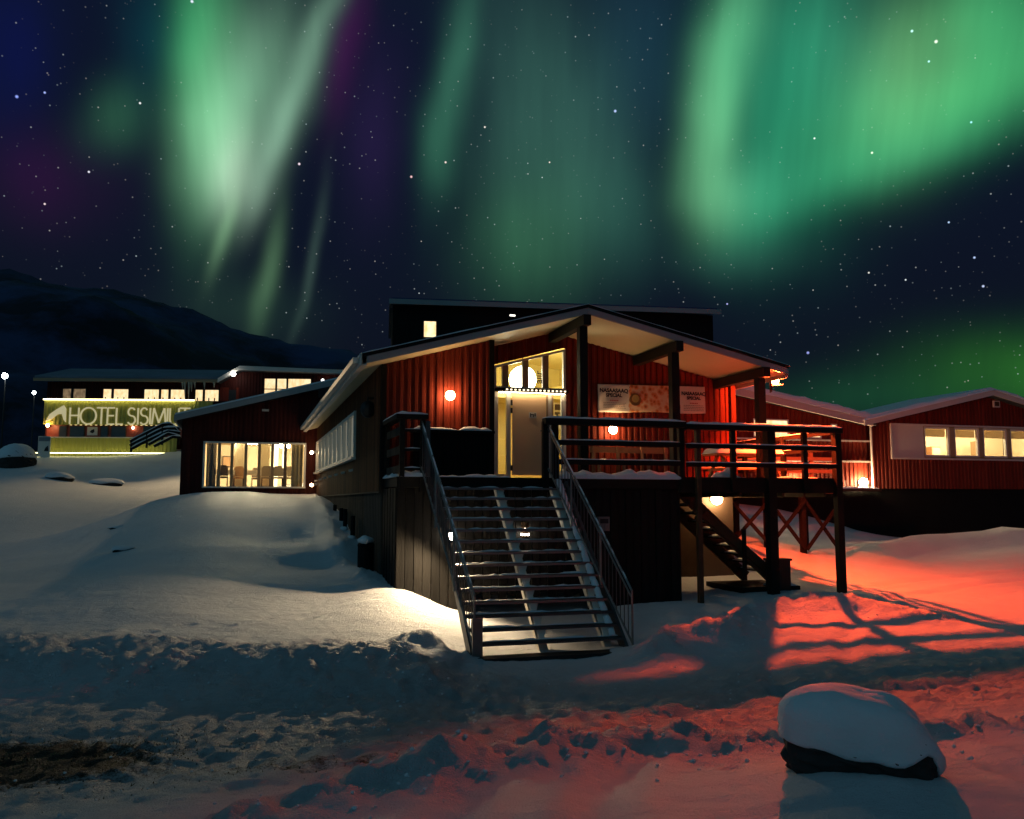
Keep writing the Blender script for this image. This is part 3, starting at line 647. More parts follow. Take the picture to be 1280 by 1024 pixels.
# vestibule
v = MB(); v.add([(5.0, 22.6, 2.9), (8.2, 22.6, 2.9), (8.2, 22.6, 6.0), (6.8, 22.6, 6.24), (5.0, 22.6, 5.79)], [(0, 1, 2, 3, 4)]); v.quad((5.0, 19.36, 2.9), (5.0, 22.6, 2.9), (5.0, 22.6, 5.8), (5.0, 19.36, 5.8)); v.quad((8.2, 19.36, 2.9), (8.2, 22.6, 2.9), (8.2, 22.6, 6.0), (8.2, 19.36, 6.0))
v.prism([(5.005, 19.37, 5.78), (6.8, 19.37, 6.23), (6.8, 19.37, 6.26), (5.005, 19.37, 5.81)], (0, 3.2, 0)); v.prism([(6.802, 19.37, 6.23), (8.195, 19.37, 5.98), (8.195, 19.37, 6.01), (6.802, 19.37, 6.26)], (0, 3.2, 0)); v.quad((7.2, 19.37, 2.9), (8.2, 19.37, 2.9), (8.2, 19.37, 5.95), (7.2, 19.37, 5.95)); v.build('vestibule_wall', YEL, lodge)
m = MB(); m.box(5.0, 8.2, 19.36, 22.6, 2.80, 2.895); m.build('vestibule_floor', WOODF, lodge)
m = MB(); m.box(5.02, 8.18, 21.2, 22.5, 5.02, 5.12); m.prism([(7.0, 21.15, 5.12), (8.1, 21.15, 5.12), (8.1, 21.15, 5.5)], (0, .05, 0)); m.build('inner_gallery', YEL, lodge)
pn = root('pendant_globe_lamp', (6.42, 20.3, 5.9), 'large round glowing globe lamp hanging inside the entrance glazing', 'lamp')
m = MB(); m.ball((6.42, 20.3, 5.36), .33, 24, 16); m.build('globe', PEND, pn, smooth=True)
m = MB(); m.tube([(6.42, 20.3, 5.69), (6.42, 20.3, 5.92)], .012, 6); m.build('cord', DARKM, pn)
cb = root('electrical_cabinet', (5.35, 20.0, 3.6), 'yellowish metal cabinet on the wall inside the left sidelight of the entrance', 'cabinet')
m = MB(); m.box(5.30, 5.66, 20.4, 20.6, 3.55, 4.38); m.build('cabinet_box', YEL, cb)
m = MB(); m.box(5.29, 5.67, 20.385, 20.398, 4.33, 4.37); m.tube([(5.60, 20.38, 3.75), (5.60, 20.38, 4.0)], .012, 6); m.build('cabinet_trim', TANF, cb)
m = MB(); m.tube([(5.55, 20.45, 3.55), (5.58, 20.4, 3.35), (5.50, 20.4, 3.2), (5.42, 20.4, 3.15)], .015, 6); m.build('cable', DARKM, cb)
nb = root('notice_board', (7.0, 19.9, 4.2), 'small framed notice hanging inside the right sidelight of the entrance', 'notice')
m = MB(); m.box(7.08, 7.30, 19.95, 19.97, 4.44, 4.78); m.build('board', CREAM, nb); m = MB(); m.box(7.12, 7.26, 19.94, 19.948, 4.60, 4.74); m.box(7.12, 7.26, 19.94, 19.948, 4.5, 4.55); m.build('print', TIMB2, nb)
pt = root('leafy_houseplant', (7.2, 19.7, 4.1), 'dark leafy houseplant standing on a shelf behind the right sidelight', 'plant')
m = MB()
for i in range(22):
    a = rng.uniform(0, 6.28); e = rng.uniform(.1, .3); c = Vector((7.16, 19.62, 4.30)); q = c + Vector((math.cos(a) * .12, math.sin(a) * .08, e * .6)); m.beam(c, q, .03, .006)
m.build('foliage', DARKM, pt); m = MB(); m.tube([(7.16, 19.62, 4.15), (7.16, 19.62, 4.3)], [.05, .07], 10); m.build('pot', WHITE, pt)
m = MB(); m.box(7.02, 7.35, 19.5, 19.75, 4.11, 4.145); m.build('shelf', WHITE, pt)
# text marks on the glass
def text(s, size, name, m, M, parent, bold=0.0, align='CENTER', depth=.002):
    cu = bpy.data.curves.new(name, 'FONT'); cu.body = s; cu.size = size; cu.extrude = depth; cu.align_x = align; cu.align_y = 'CENTER'; cu.offset = bold
    ob = bpy.data.objects.new('tmp_text', cu); C.objects.link(ob); bpy.context.view_layer.update()
    me = bpy.data.meshes.new_from_object(ob.evaluated_get(bpy.context.evaluated_depsgraph_get())); bpy.data.objects.remove(ob)
    me.name = name; me.transform(M); me.materials.clear(); me.materials.append(m)
    if parent is not None:
        top = parent
        while top.parent is not None: top = top.parent
        me.transform(top.matrix_basis.inverted())
    o = bpy.data.objects.new(name, me); C.objects.link(o); o.parent = parent; return o
FRONT = lambda x, y, z: Matrix.Translation((x, y, z)) @ Matrix.Rotation(R(90), 4, 'X')
text('aiir', .24, 'window_lettering', DARKM, Matrix.Translation((6.49, 19.275, 5.28)) @ Matrix.Rotation(R(90), 4, 'X') @ Matrix.Rotation(R(90), 4, 'Z'), fo, .004)

# ---------------------------------------------------------------- timber landing and deck
deck = root('timber_deck', (2.72, 16.3, .5), 'snow dusted dark timber deck and landing on posts in front of the lodge', 'deck')
m = MB(); m.box(2.72, 4.97, 16.34, 17.98, 2.68, 2.85); m.box(4.975, 8.55, 16.34, 19.26, 2.68, 2.85); m.box(8.555, 12.25, 16.34, 19.26, 2.68, 2.85); m.box(11.70, 12.25, 19.265, 21.45, 2.68, 2.85); m.build('deck_floor', TIMBER, deck)
m = MB(); m.box(8.56, 12.3, 16.27, 16.335, 2.58, 2.90); m.box(12.255, 12.32, 16.34, 21.4, 2.58, 2.90); m.build('rim_beam', TIMBER, deck)
m = MB(); m.box(2.70, 8.57, 16.27, 16.335, 2.66, 2.86); m.build('rim_beam', TIMBER, deck)
m = MB()
for i in range(7): m.box(8.9 + i * .52, 8.95 + i * .52, 16.36, 19.2, 2.5, 2.675)
m.build('joists', TIMB2, deck); deck.children[-1]['label'] = 'brown joists under the deck floor'
def gzz(x, y): return gh(x, y)
for (px, w, wy) in ((8.90, .10, .10), (10.62, .19, .19), (12.28, .15, .15)):
    m = MB(); m.box(px - w / 2, px + w / 2, 16.16, 16.16 + wy, gzz(px, 16.2) - .2, 3.93 if px > 9 else 3.93); m.build('deck_post', TIMBER if px > 9 else TIMB2, deck)
for px in (9.72, 11.45):
    m = MB(); m.box(px - .05, px + .05, 16.17, 16.26, 2.60, 3.93); m.build('rail_post', TIMBER, deck)
# railings
def rail(p, q, name='rail_board', h=.10, w=.035, mt=TIMBER, snow=True, sh=.02):
    m = MB(); m.beam(p, q, w, h); o = m.build(name, mt, deck)
    if snow: s = MB(); s.snowbar((p[0], p[1], p[2] + h / 2), (q[0], q[1], q[2] + h / 2), w + .012, sh, .15, .5); s.build('rail_snow', SNOW, o)
    return o
for px in (5.60, 5.80, 8.54): m = MB(); m.box(px - .06, px + .06, 16.20, 16.30, 2.58, 3.96); m.build('rail_post', TIMBER, deck)
m = MB(); m.box(5.56, 8.60, 16.10, 16.32, 3.90, 4.02); o = m.build('top_rail', TIMBER, deck); s = MB(); s.snowbar((5.56, 16.21, 4.02), (8.58, 16.21, 4.02), .22, .045, .14, .5); s.build('rail_snow', SNOW, o)
m = MB(); m.box(8.605, 12.36, 16.10, 16.32, 3.87, 3.98); o = m.build('top_rail', TIMBER, deck); s = MB(); s.snowbar((8.62, 16.21, 3.98), (12.34, 16.21, 3.98), .23, .05, .14, .4); s.build('rail_snow', SNOW, o)
for z in (3.55, 3.17):
    rail((5.86, 16.185, z), (8.48, 16.185, z)); rail((8.60, 16.145, z - .02), (12.2, 16.145, z - .02), h=.09)
for z in (3.17, 3.55, 3.9): rail((12.27, 16.4, z), (12.27, 21.3, z), h=.09)
for yy in (18.2, 19.9, 21.4): m = MB(); m.box(12.22, 12.32, yy - .05, yy + .05, 2.6, 3.95); m.build('rail_post', TIMBER, deck)
# left end of the landing
for (px, py) in ((2.78, 16.24), (3.17, 16.24), (2.76, 17.9)): m = MB(); m.box(px - .045, px + .045, py - .045, py + .045, 2.58, 3.93); m.build('rail_post', TIMBER, deck)
m = MB(); m.box(2.66, 3.25, 16.14, 16.34, 3.935, 4.02); m.prism([(2.66, 16.345, 3.935), (2.84, 16.345, 3.935), (2.84, 16.345, 4.02), (2.66, 16.345, 4.02)], (0, 1.62, 0)); o = m.build('top_rail', TIMBER, deck)
s = MB(); s.snowbar((2.66, 16.24, 4.02), (3.25, 16.24, 4.02), .19, .05, .1, .4); s.snowbar((2.75, 16.34, 4.02), (2.75, 17.95, 4.02), .17, .045, .14, .4); s.build('rail_snow', SNOW, o)
for z in (3.72, 3.36, 3.00):
    rail((2.83, 16.22, z), (3.12, 16.22, z), h=.05); m = MB(); m.beam((2.76, 16.30, z), (2.76, 17.85, z), .03, .15); o = m.build('side_board', GBASE, deck)
m = MB(); m.box(3.215, 3.30, 16.16, 16.32, 2.86, 3.9); m.build('newel_panel', DSTEEL, deck)
# snow on the landing edges
m = MB(); m.snowbar((5.9, 16.36, 2.86), (8.5, 16.36, 2.86), .34, .13, .10, .6); m.snowbar((5.75, 16.245, 2.845), (8.5, 16.245, 2.845), .09, .045, .09, .9)
m.snowbar((2.75, 16.32, 2.86), (3.3, 16.32, 2.86), .26, .10, .1, .5); m.snowbar((3.45, 16.30, 2.86), (4.9, 16.31, 2.86), .12, .04, .1, .8, .3)
m.snowbar((8.7, 16.40, 2.86), (12.1, 16.40, 2.86), .22, .05, .1, .8); m.snowbar((9.0, 17.0, 2.85), (12.0, 17.1, 2.85), 1.0, .05, .2, .9); m.snowbar((9.6, 16.8, 2.86), (10.1, 16.8, 2.86), .4, .20, .08, .6)
m.snowbar((2.76, 16.5, 2.86), (2.76, 17.9, 2.86), .16, .07, .1, .6); m.build('deck_snow', SNOW, deck)
# skirt of upright boards
m = MB(); x = 2.72; k = 0
while x < 8.52:
    w = .165; zb = np.interp(x, [2.72, 3.6, 4.1, 6.4, 8.5], [.72, .50, .50, .50, .40]) + (.14 if (k % 2 and 4.1 < x < 6.5) else 0) + .02 * math.sin(k * 2.3)
    if not (k % 2 and 4.1 < x < 6.5): m.box(x, min(x + w - .012, 8.55), 16.345 + .012 * (k % 2), 16.385 + .012 * (k % 2), zb - .25 * (x < 4.05 or x > 6.5), 2.655)
    else: m.box(x, x + w - .012, 16.357, 16.397, zb, 2.655)
    x += w; k += 1
y = 16.42
while y < 17.9: m.box(2.70 + .012 * (k % 2), 2.74 + .012 * (k % 2), y, y + .15, .3, 2.655); y += .165; k += 1
m.build('skirt', SKIRT, deck)
m = MB(); m.box(8.50, 8.545, 16.43, 19.2, .2, 2.655); m.build('skirt', SKIRT, deck)
# parapet panel by the lamp
m = MB(); corr(m, (0, 17.70, 0), (1, 0, 0), (0, -1, 0), 3.28, 4.93, 2.86, 3.80, pitch=.155, depth=.025); m.box(3.28, 4.93, 17.74, 17.80, 2.86, 3.80); m.box(3.24, 4.96, 17.60, 17.86, 3.805, 3.86); pz = m.build('parapet', BLACK, deck)
s = MB(); s.snowbar((3.26, 17.72, 3.86), (4.90, 17.72, 3.86), .20, .055, .11, .8, .05, 5); s.build('parapet_snow', SNOW, pz)

# ---------------------------------------------------------------- open front staircase
st = root('front_staircase', (4.7, 13.4, 0), 'open metal staircase with snowy treads rising to the lodge entrance', 'staircase')
NT = 14; Zt = 2.85; Yb, Yt = 13.45, 16.26; xl, xr = 3.42, 6.0
def sy(t): return Yb + (Yt - Yb) * t
def szz(t): return .02 + (Zt - .02) * t
for i in range(1, NT + 1):
    t = (i) / (NT + 1); yy = sy((i - 1) / NT); z = szz(t)
    m = MB(); m.box(xl + .04, xr - .04, yy, yy + .235, z - .035, z); o = m.build('tread', DARKM, st)
    s = MB(); s.box(xl + .05, xr - .05, yy - .012, yy - .001, z - .042, z - .004)
    s.build('tread_nosing', STEEL if i > 3 else DSTEEL, o)
    s = MB(); s.snowbar((xl + .06, yy + .20, z), (xr - .06, yy + .20, z), .06, .016, .09, 1.2, .25, i * 3); s.build('tread_snow', SNOW, o)
for xx, mt, w in ((xl, DSTEEL, .05), (xr, DSTEEL, .05)):
    m = MB(); m.beam((xx, Yb - .05, -.06), (xx, Yt, 2.72), w, .22); m.build('stringer', mt, st)
for xx, w in ((4.66, .15), (5.78, .13)):
    m = MB(); m.beam((xx, Yb + .16, -.05), (xx, Yt + .08, 2.66), w, .10); m.build('centre_stringer', STRING, st)
m = MB(); m.box(xl - .03, xr + .1, 13.1, 13.42, -.1, .035); m.build('foot_plate', DARKM, st)
m = MB(); m.snowbar((5.84, 13.6, .22), (5.84, 16.2, 2.82), .12, .06, .08, .9, .1, 31); m.build('stringer_snow', SNOW, st)
for xx, xo in ((xl, 0), (xr, 0)):
    top_dx = -.30 if xx == xl else -.44
    P = lambda t, h, xx=xx, top_dx=top_dx: (xx + top_dx * t + (.02 if top_dx > -.4 else .08), Yb - .1 + (Yt - Yb + .08) * t, -.0 + 2.85 * t + h)
    m = MB(); m.tube([P(1, 1.08), P(0, .96)], .019, 8); m.tube([P(0, .96), P(0, .05)], .019, 8); m.tube([P(1, 1.0), P(0, .84)], .015, 8); m.tube([P(1, .22), P(0, .12)], .018, 8)
    for t in (.33, .68): m.tube([P(t, .0), P(t, .99)], .022, 8)
    m.build('handrail', STEEL, st)
    for k in range(1, 25):
        t = k / 25
        if abs(t - .33) < .02 or abs(t - .68) < .02: continue
        b = MB(); b.tube([P(t, .12 + .1 * t), P(t, .84 + .16 * t)], .0085, 5); b.build('baluster', DSTEEL, st)
    s = MB(); s.snowbar(P(.97, 1.095), P(.05, .985), .028, .012, .1, .8, .3, 4); s.build('handrail_snow', SNOW, st)
m = MB(); m.box(3.40, 3.56, 13.3, 13.34, .02, .62); m.build('foot_bracket', STEEL, st)

# meter box on the skirt
pb = root('meter_box', (6.8, 16.33, 1.95), 'small grey meter box with a rounded frame on the black skirt beside the stairs', 'box')
m = MB(); m.box(6.70, 6.94, 16.24, 16.33, 1.82, 2.10); m.build('housing', STEEL, pb); m = MB(); m.box(6.735, 6.905, 16.225, 16.238, 1.97, 2.06); m.build('window', DARKM, pb)
m = MB(); m.box(6.75, 6.81, 16.225, 16.238, 1.85, 1.95); m.box(6.83, 6.89, 16.225, 16.238, 1.85, 1.95); m.build('cover_plate', STEEL, pb)

# ---------------------------------------------------------------- lamps
def globe_lamp(loc, nrm, r, m_, label, group='round wall lamps', glow=0):
    n_ = Vector(nrm); c = Vector(loc) + n_ * (r + .05)
    o = root('wall_lamp', loc, label, 'lamp', group)
    b = MB(); b.tube([Vector(loc), Vector(loc) + n_ * .05], r * .62, 14); b.build('base', DARKM, o)
    g = MB(); g.ball(c, r, 20, 12); g.build('globe', m_, o, smooth=True); return o
globe_lamp((4.05, 17.96, 4.60), (0, -1, 0), .10, GLOBE, 'glowing globe lamp on the ribbed wall above the snowy parapet left of the entrance')
globe_lamp((8.27, 19.24, 4.08), (0, -1, 0), .10, GLOBE, 'glowing globe lamp under the banner behind the landing rail')
globe_lamp((10.98, 19.30, 2.46), (0, -1, 0), .14, GLOBE, 'glowing globe lamp on the brown plinth wall beneath the deck')
globe_lamp((20.62, 29.95, 3.14), (0, -1, 0), .15, GLOBEF, 'small glowing lamp low on the far annex wall, seen just beneath the deck edge')
globe_lamp((23.7, 29.95, 3.17), (0, -1, 0), .16, GLOBEF, 'glowing lamp low in the corner where the far annex meets the gabled house')
fl = globe_lamp((3.72, 16.33, 1.74), (0, -1, 0), .08, SMALLW, 'bright lamp behind the left handrail under the staircase')
ld = bpy.data.lights.new('flood_light', 'SPOT'); ld.energy = 440; ld.color = (1, .74, .44); ld.spot_size = R(165); ld.spot_blend = .6; ld.shadow_soft_size = .05
lo = bpy.data.objects.new('flood_light', ld); C.objects.link(lo); lo.location = (-.05, -.50, -.04); lo.rotation_euler = Vector((-.55, -.35, -.65)).to_track_quat('-Z', 'Y').to_euler(); lo.parent = fl
lw = root('cylinder_wall_lamp', (5.18, 16.33, 1.80), 'cylindrical lamp with two bright bands under the middle of the staircase', 'lamp')
m = MB(); m.tube([(5.18, 16.24, 1.62), (5.18, 16.24, 2.0)], .075, 14); m.tube([(5.18, 16.24, 1.98), (5.18, 16.33, 1.98)], .02, 6); m.build('housing', TIMB2, lw)
m = MB(); m.tube([(5.18, 16.24, 1.84), (5.18, 16.24, 1.89)], .080, 14); m.tube([(5.18, 16.24, 1.755), (5.18, 16.24, 1.79)], .080, 14); m.build('light_band', SMALLW, lw)
# red flood under the right eave
rl = root('red_flood_lamp', (11.66, 18.0, 5.2), 'dazzling red orange flood lamp under the right eave corner of the lodge', 'lamp')
m = MB(); m.tube([(11.75, 17.86, 5.32), (11.87, 17.86, 5.32)], .02, 8); m.tube([(11.87, 17.86, 5.36), (11.87, 17.84, 5.28)], [.05, .075], 14); m.build('housing', DARKM, rl)
m = MB(); m.ball((11.87, 17.84, 5.22), .085, 16, 10); m.build('bulb', emis('red_lamp_glow', (1, .22, .06), 300), rl, smooth=True)
RP = Vector((11.88, 17.82, 5.09)) - Vector((11.66, 18.0, 5.2))
ld = bpy.data.lights.new('red_beam', 'SPOT'); ld.energy = 3300; ld.color = (1, .078, .014); ld.shadow_soft_size = .045; ld.spot_size = R(180); ld.spot_blend = 1.0
lo = bpy.data.objects.new('red_beam', ld); C.objects.link(lo); lo.location = RP; lo.parent = rl; lo.rotation_euler = Vector((.34, -.42, -.84)).to_track_quat('-Z', 'Y').to_euler()
ld = bpy.data.lights.new('red_light', 'POINT'); ld.energy = 1900; ld.color = (1, .078, .014); ld.shadow_soft_size = .045
lo = bpy.data.objects.new('red_light', ld); C.objects.link(lo); lo.location = Vector((11.88, 17.82, 5.09)) - Vector((11.66, 18.0, 5.2)); lo.parent = rl
m = MB(); hc = Vector((11.88, 17.82, 0)) + Vector((-.92, .39, 0)) * .12; hd = Vector((.39, .92, 0)) * .145; m.prism([hc - hd + Vector((0, 0, 4.95)), hc + hd + Vector((0, 0, 4.95)), hc + hd + Vector((0, 0, 5.20)), hc - hd + Vector((0, 0, 5.20))], (-.006, .004, 0)); m.build('added_side_baffle', DARKM, rl)  # plate added to keep the red light off the walls at left
m = MB(); m.tube([(11.88, 17.82, 5.125), (11.88, 17.82, 5.131)], .17, 24); m.build('added_top_baffle', DARKM, rl)  # black disc added to stop red light rising towards the rear block

# ---------------------------------------------------------------- banner
bn = root('banner', (9.35, 19.2, 4.85), 'printed cloth banner for a special menu on the wall above the deck', 'banner')
BANM, t, b = new_mat('banner_print')
tc = N(t, 'ShaderNodeTexCoord'); ob = tc.outputs['Object']; sp = N(t, 'ShaderNodeSeparateXYZ'); L(t, ob, sp.inputs[0])
food = N(t, 'ShaderNodeTexVoronoi'); L(t, ob, food.inputs['Vector']); food.inputs['Scale'].default_value = 9; nz = noise(t, ob, 6, 4, .6)
fr_ = N(t, 'ShaderNodeValToRGB'); L(t, mth(t, 'ADD', mth(t, 'MULTIPLY', food.outputs['Distance'], .7), mth(t, 'MULTIPLY', nz.outputs['Fac'], .6)), fr_.inputs[0])
e = fr_.color_ramp.elements; e[0].position = .25; e[0].color = (.06, .02, .01, 1); e[1].position = .80; e[1].color = (.90, .62, .38, 1); q = e.new(.5); q.color = (.75, .20, .04, 1)
wob = noise(t, ob, 5, 3, .6); xw = mth(t, 'ADD', sp.outputs[0], mth(t, 'MULTIPLY_ADD', wob.outputs['Fac'], .22, -.11))
inside = mth(t, 'MULTIPLY', mth(t, 'GREATER_THAN', xw, -.60), mth(t, 'LESS_THAN', xw, .74))
mxb = N(t, 'ShaderNodeMix', data_type='RGBA'); L(t, inside, mxb.inputs[0]); mxb.inputs[6].default_value = (.84, .76, .66, 1); L(t, fr_.outputs[0], mxb.inputs[7])
L(t, mxb.outputs[2], b.inputs['Base Color']); b.inputs['Roughness'].default_value = .5
m = MB(); nx_, nz_ = 60, 14; vs = []; fs = []
for j in range(nz_ + 1):
    for i in range(nx_ + 1):
        u = i / nx_; w = j / nz_; x_ = 7.94 + 2.84 * u; z_ = 4.51 + .66 * w + .04 * u
        cr_ = .012 * math.sin(9 * (u * 3 - w)) * math.exp(-((u - .12) / .14) ** 2) + .008 * math.sin(14 * u + 3 * w)
        vs.append((x_, 19.205 - cr_, z_ - .012 * math.sin(math.pi * u * 3) * (1 - w)))
for j in range(nz_):
    for i in range(nx_): q = j * (nx_ + 1) + i; fs.append((q, q + 1, q + nx_ + 2, q + nx_ + 1))
m.add(vs, fs); cl = m.build('banner_cloth', BANM, bn, smooth=True)
sm = cl.modifiers.new('thick', 'SOLIDIFY'); sm.thickness = .004
NAVY = mat('navy_print', (.015, .015, .035), .5, .1); REDP = mat('red_print', (.45, .05, .03), .5, .1); GREYP = mat('grey_print', (.22, .18, .15), .5, .1)
for cx_, s_ in ((8.34, 1.0), (10.45, .90)):
    text('NASAASAAQ', .125 * s_, 'banner_lettering', NAVY, FRONT(cx_, 19.172, 5.02), cl, .006); text('SPECIAL', .115 * s_, 'banner_lettering', NAVY, FRONT(cx_, 19.172, 4.91), cl, .006)
    m = MB()
    for i in range(5): m.box(cx_ - .10 + i * .045, cx_ - .068 + i * .045, 19.180, 19.184, 4.775, 4.80)
    m.build('fine_print', REDP, cl)
    m = MB()
    for r_ in range(4):
        x_ = cx_ - .27
        while x_ < cx_ + .27: w_ = random.uniform(.02, .06); m.box(x_, x_ + w_, 19.180, 19.184, 4.725 - r_ * .04, 4.737 - r_ * .04); x_ += w_ + .014
    m.build('fine_print', GREYP, cl)
m = MB(); m.ball((8.95, 19.188, 4.80), .10, 20, 4, 1.0); 
bo = MB(); bo.tube([(8.90, 19.196, 4.83), (8.90, 19.180, 4.83)], .15, 24); bo.build('sauce_bowl_print', mat('bowl_print', (.16, .09, .03), .5, .2), cl)
bo = MB(); bo.tube([(8.90, 19.179, 4.85), (8.90, 19.177, 4.85)], .095, 24); bo.build('sauce_print', mat('sauce_print', (.42, .34, .10), .5, .2), cl)

# ---------------------------------------------------------------- deck furniture
def bench(x0, x1, y, label):
    o = root('garden_bench', ((x0 + x1) / 2, y, 2.86), label, 'bench', 'pine benches along the lodge wall')
    m = MB(); m.beam((x0, y + .22, 3.60), (x1, y + .22, 3.60), .035, .14); m.build('backrest', PINE, o)
    m = MB(); m.box(x0, x1, y - .22, y + .14, 3.28, 3.32); s0_ = m.build('seat', PINE, o)
    s = MB(); s.snowbar((x0 + .05, y - .06, 3.32), (x1 - .05, y - .06, 3.32), .30, .045, .12, .6); s.build('seat_snow', SNOW, s0_)
    n = 4
    for i in range(n):
        xx = x0 + .08 + (x1 - x0 - .16) * i / (n - 1); m = MB(); m.box(xx - .035, xx + .035, y + .145, y + .20, 2.86, 3.67); m.box(xx - .03, xx + .03, y - .2, y - .14, 2.86, 3.28); m.build('leg', PINE, o)
    return o
bench(7.62, 9.62, 18.75, 'long snow dusted pine bench under the globe lamp and banner')
tb = root('picnic_table', (11.0, 18.2, 2.86), 'picnic table buried under a thick loaf of snow on the deck', 'table')
m = MB(); m.box(10.25, 12.0, 17.75, 18.45, 3.46, 3.50); tp = m.build('tabletop', PINE, tb)
s = MB(); vs = []; n1, n2 = 28, 12
def loaf(x0, x1, y0, y1, z0, h):
    s = MB(); a = []; nn, mm = 30, 12
    for j in range(mm + 1):
        for i in range(nn + 1):
            u = i / nn * 2 - 1; w = j / mm * 2 - 1; k = max(0, 1 - abs(u) ** 6) ** .4 * max(0, 1 - abs(w) ** 4) ** .5
            a.append((x0 + (x1 - x0) * (u + 1) / 2, y0 + (y1 - y0) * (w + 1) / 2, z0 + h * k * (1 + .08 * math.sin(5 * u + 2 * w) + .05 * math.sin(13 * u))))
    f = [(j * (nn + 1) + i, j * (nn + 1) + i + 1, (j + 1) * (nn + 1) + i + 1, (j + 1) * (nn + 1) + i) for j in range(mm) for i in range(nn)]
    s.add(a, f); s.box(x0, x1, y0, y1, z0 - .004, z0); return s
loaf(10.22, 12.02, 17.72, 18.48, 3.503, .18).build('snow_load', SNOW, tp, smooth=True)
for yy in (17.45, 18.75): m = MB(); m.box(10.25, 12.0, yy - .12, yy + .12, 3.16, 3.20); q = m.build('seat_board', PINE, tb); loaf(10.26, 11.99, yy - .115, yy + .115, 3.203, .09).build('seat_snow', SNOW, q, smooth=True)
for xx in (10.5, 11.75):
    m = MB(); m.beam((xx, 17.55, 2.86), (xx, 18.0, 3.46), .06, .07); m.beam((xx, 18.65, 2.86), (xx, 18.2, 3.46), .06, .07); m.beam((xx, 17.35, 3.14), (xx, 18.85, 3.14), .05, .06); m.build('trestle', PINE, tb)

# ---------------------------------------------------------------- stair under the deck
s2 = root('side_staircase', (10.4, 17.7, .6), 'dark timber stair with snowy treads running down beneath the deck', 'staircase')
for zz in range(1, NT):
    yb_ = sy(zz / NT) + .045; z0_ = szz(zz / (NT + 1)) + .004; z1_ = szz((zz + 1) / (NT + 1)) - .045
    for xx in (4.64, 5.76): m = MB(); m.prism([(xx - .045, yb_, z0_), (xx + .045, yb_, z0_), (xx + .085, yb_, z1_), (xx - .085, yb_, z1_)], (0, .02, 0)); m.build('tread_bracket', STRING, st)
for yy in (17.15, 18.35): m = MB(); m.beam((9.0, yy, 2.62), (11.25, yy, .66), .06, .26); m.build('stringer', TIMB2, s2)
for i in range(10):
    t = i / 10; xx = 9.15 + 2.05 * t; z = 2.50 - 1.80 * t; m = MB(); m.box(xx, xx + .24, 17.19, 18.31, z - .03, z); o = m.build('tread', TIMBER, s2)
    s = MB(); s.snowbar((xx + .12, 17.3 , z), (xx + .12, 18.2, z), .18, .05, .12, .5, .0, i + 50); s.build('tread_snow', SNOW, o)
m = MB(); m.beam((9.5, 17.10, 2.15), (11.25, 17.10, .74), .035, .18); m.build('guard_board', TIMB2, s2)
m = MB(); m.beam((10.0, 18.42, 2.02), (11.5, 18.42, 1.0), .035, .30); m.build('guard_board', TIMB2, s2)
for xx, z in ((11.12, .5), (10.45, 1.0)): m = MB(); m.box(xx - .04, xx + .04, 17.04, 17.09, z - .3, z + 1.0 - .2); m.build('guard_post', TIMBER, s2)
m = MB(); m.box(10.3, 11.75, 16.95, 18.5, .32, .56); m.build('bottom_landing', TIMBER, s2)
s = MB(); s.snowbar((11.1, 17.2, .56), (11.7, 17.2, .56), .4, .10, .1, .5); s.build('landing_snow', SNOW, s2)
bi = root('salt_bin', (11.5, 16.85, .5), 'black bin standing against the thick deck post', 'bin')
m = MB(); m.box(10.95, 11.38, 16.75, 17.05, .45, 1.12); m.build('bin_body', DARKM, bi); m = MB(); m.box(10.92, 11.41, 16.72, 17.08, 1.123, 1.17); m.build('lid', DARKM, bi)

# ---------------------------------------------------------------- raised walkway behind
ww = root('raised_walkway', (12.5, 21.5, 1), 'raised timber walkway on cross braced posts behind the deck', 'walkway')
m = MB(); m.box(12.33, 16.35, 21.5, 23.2, 2.70, 2.83); m.build('walkway_floor', TIMBER, ww); m = MB(); m.box(12.33, 16.35, 21.42, 21.495, 2.62, 2.86); q = m.build('rim_beam', TIMB2, ww)
s = MB(); s.snowbar((12.4, 21.46, 2.86), (16.3, 21.46, 2.86), .10, .03, .12, .5); s.build('rim_snow', SNOW, q)
for xx in (12.7, 13.9, 15.05, 16.25):
    for yy in (21.5, 23.1):
        m = MB(); m.box(xx - .07, xx + .07, yy - .07, yy + .07, gh(xx, yy) - .2, 2.62); m.build('post', TIMBER, ww)
for a, b in ((12.7, 13.9), (13.9, 15.05), (15.05, 16.25)):
    za, zb_ = gh(a, 21.5) + .1, gh(b, 21.5) + .1
    m = MB(); m.beam((a, 21.40, 2.45), (b, 21.40, zb_), .05, .09); m.build('brace', TIMBER, ww); m = MB(); m.beam((b, 21.33, 2.45), (a, 21.33, za), .05, .09); m.build('brace', TIMBER, ww)
for z in (3.25, 3.60, 3.95):
    m = MB(); m.beam((12.9, 21.45, z), (16.2, 21.45, z), .035, .10); q = m.build('rail_board', PINE, ww)
for xx in (12.9, 13.7, 14.5, 15.4, 16.2): m = MB(); m.box(xx - .045, xx + .045, 21.47, 21.56, 2.84, 4.0); m.build('rail_post', PINE, ww)

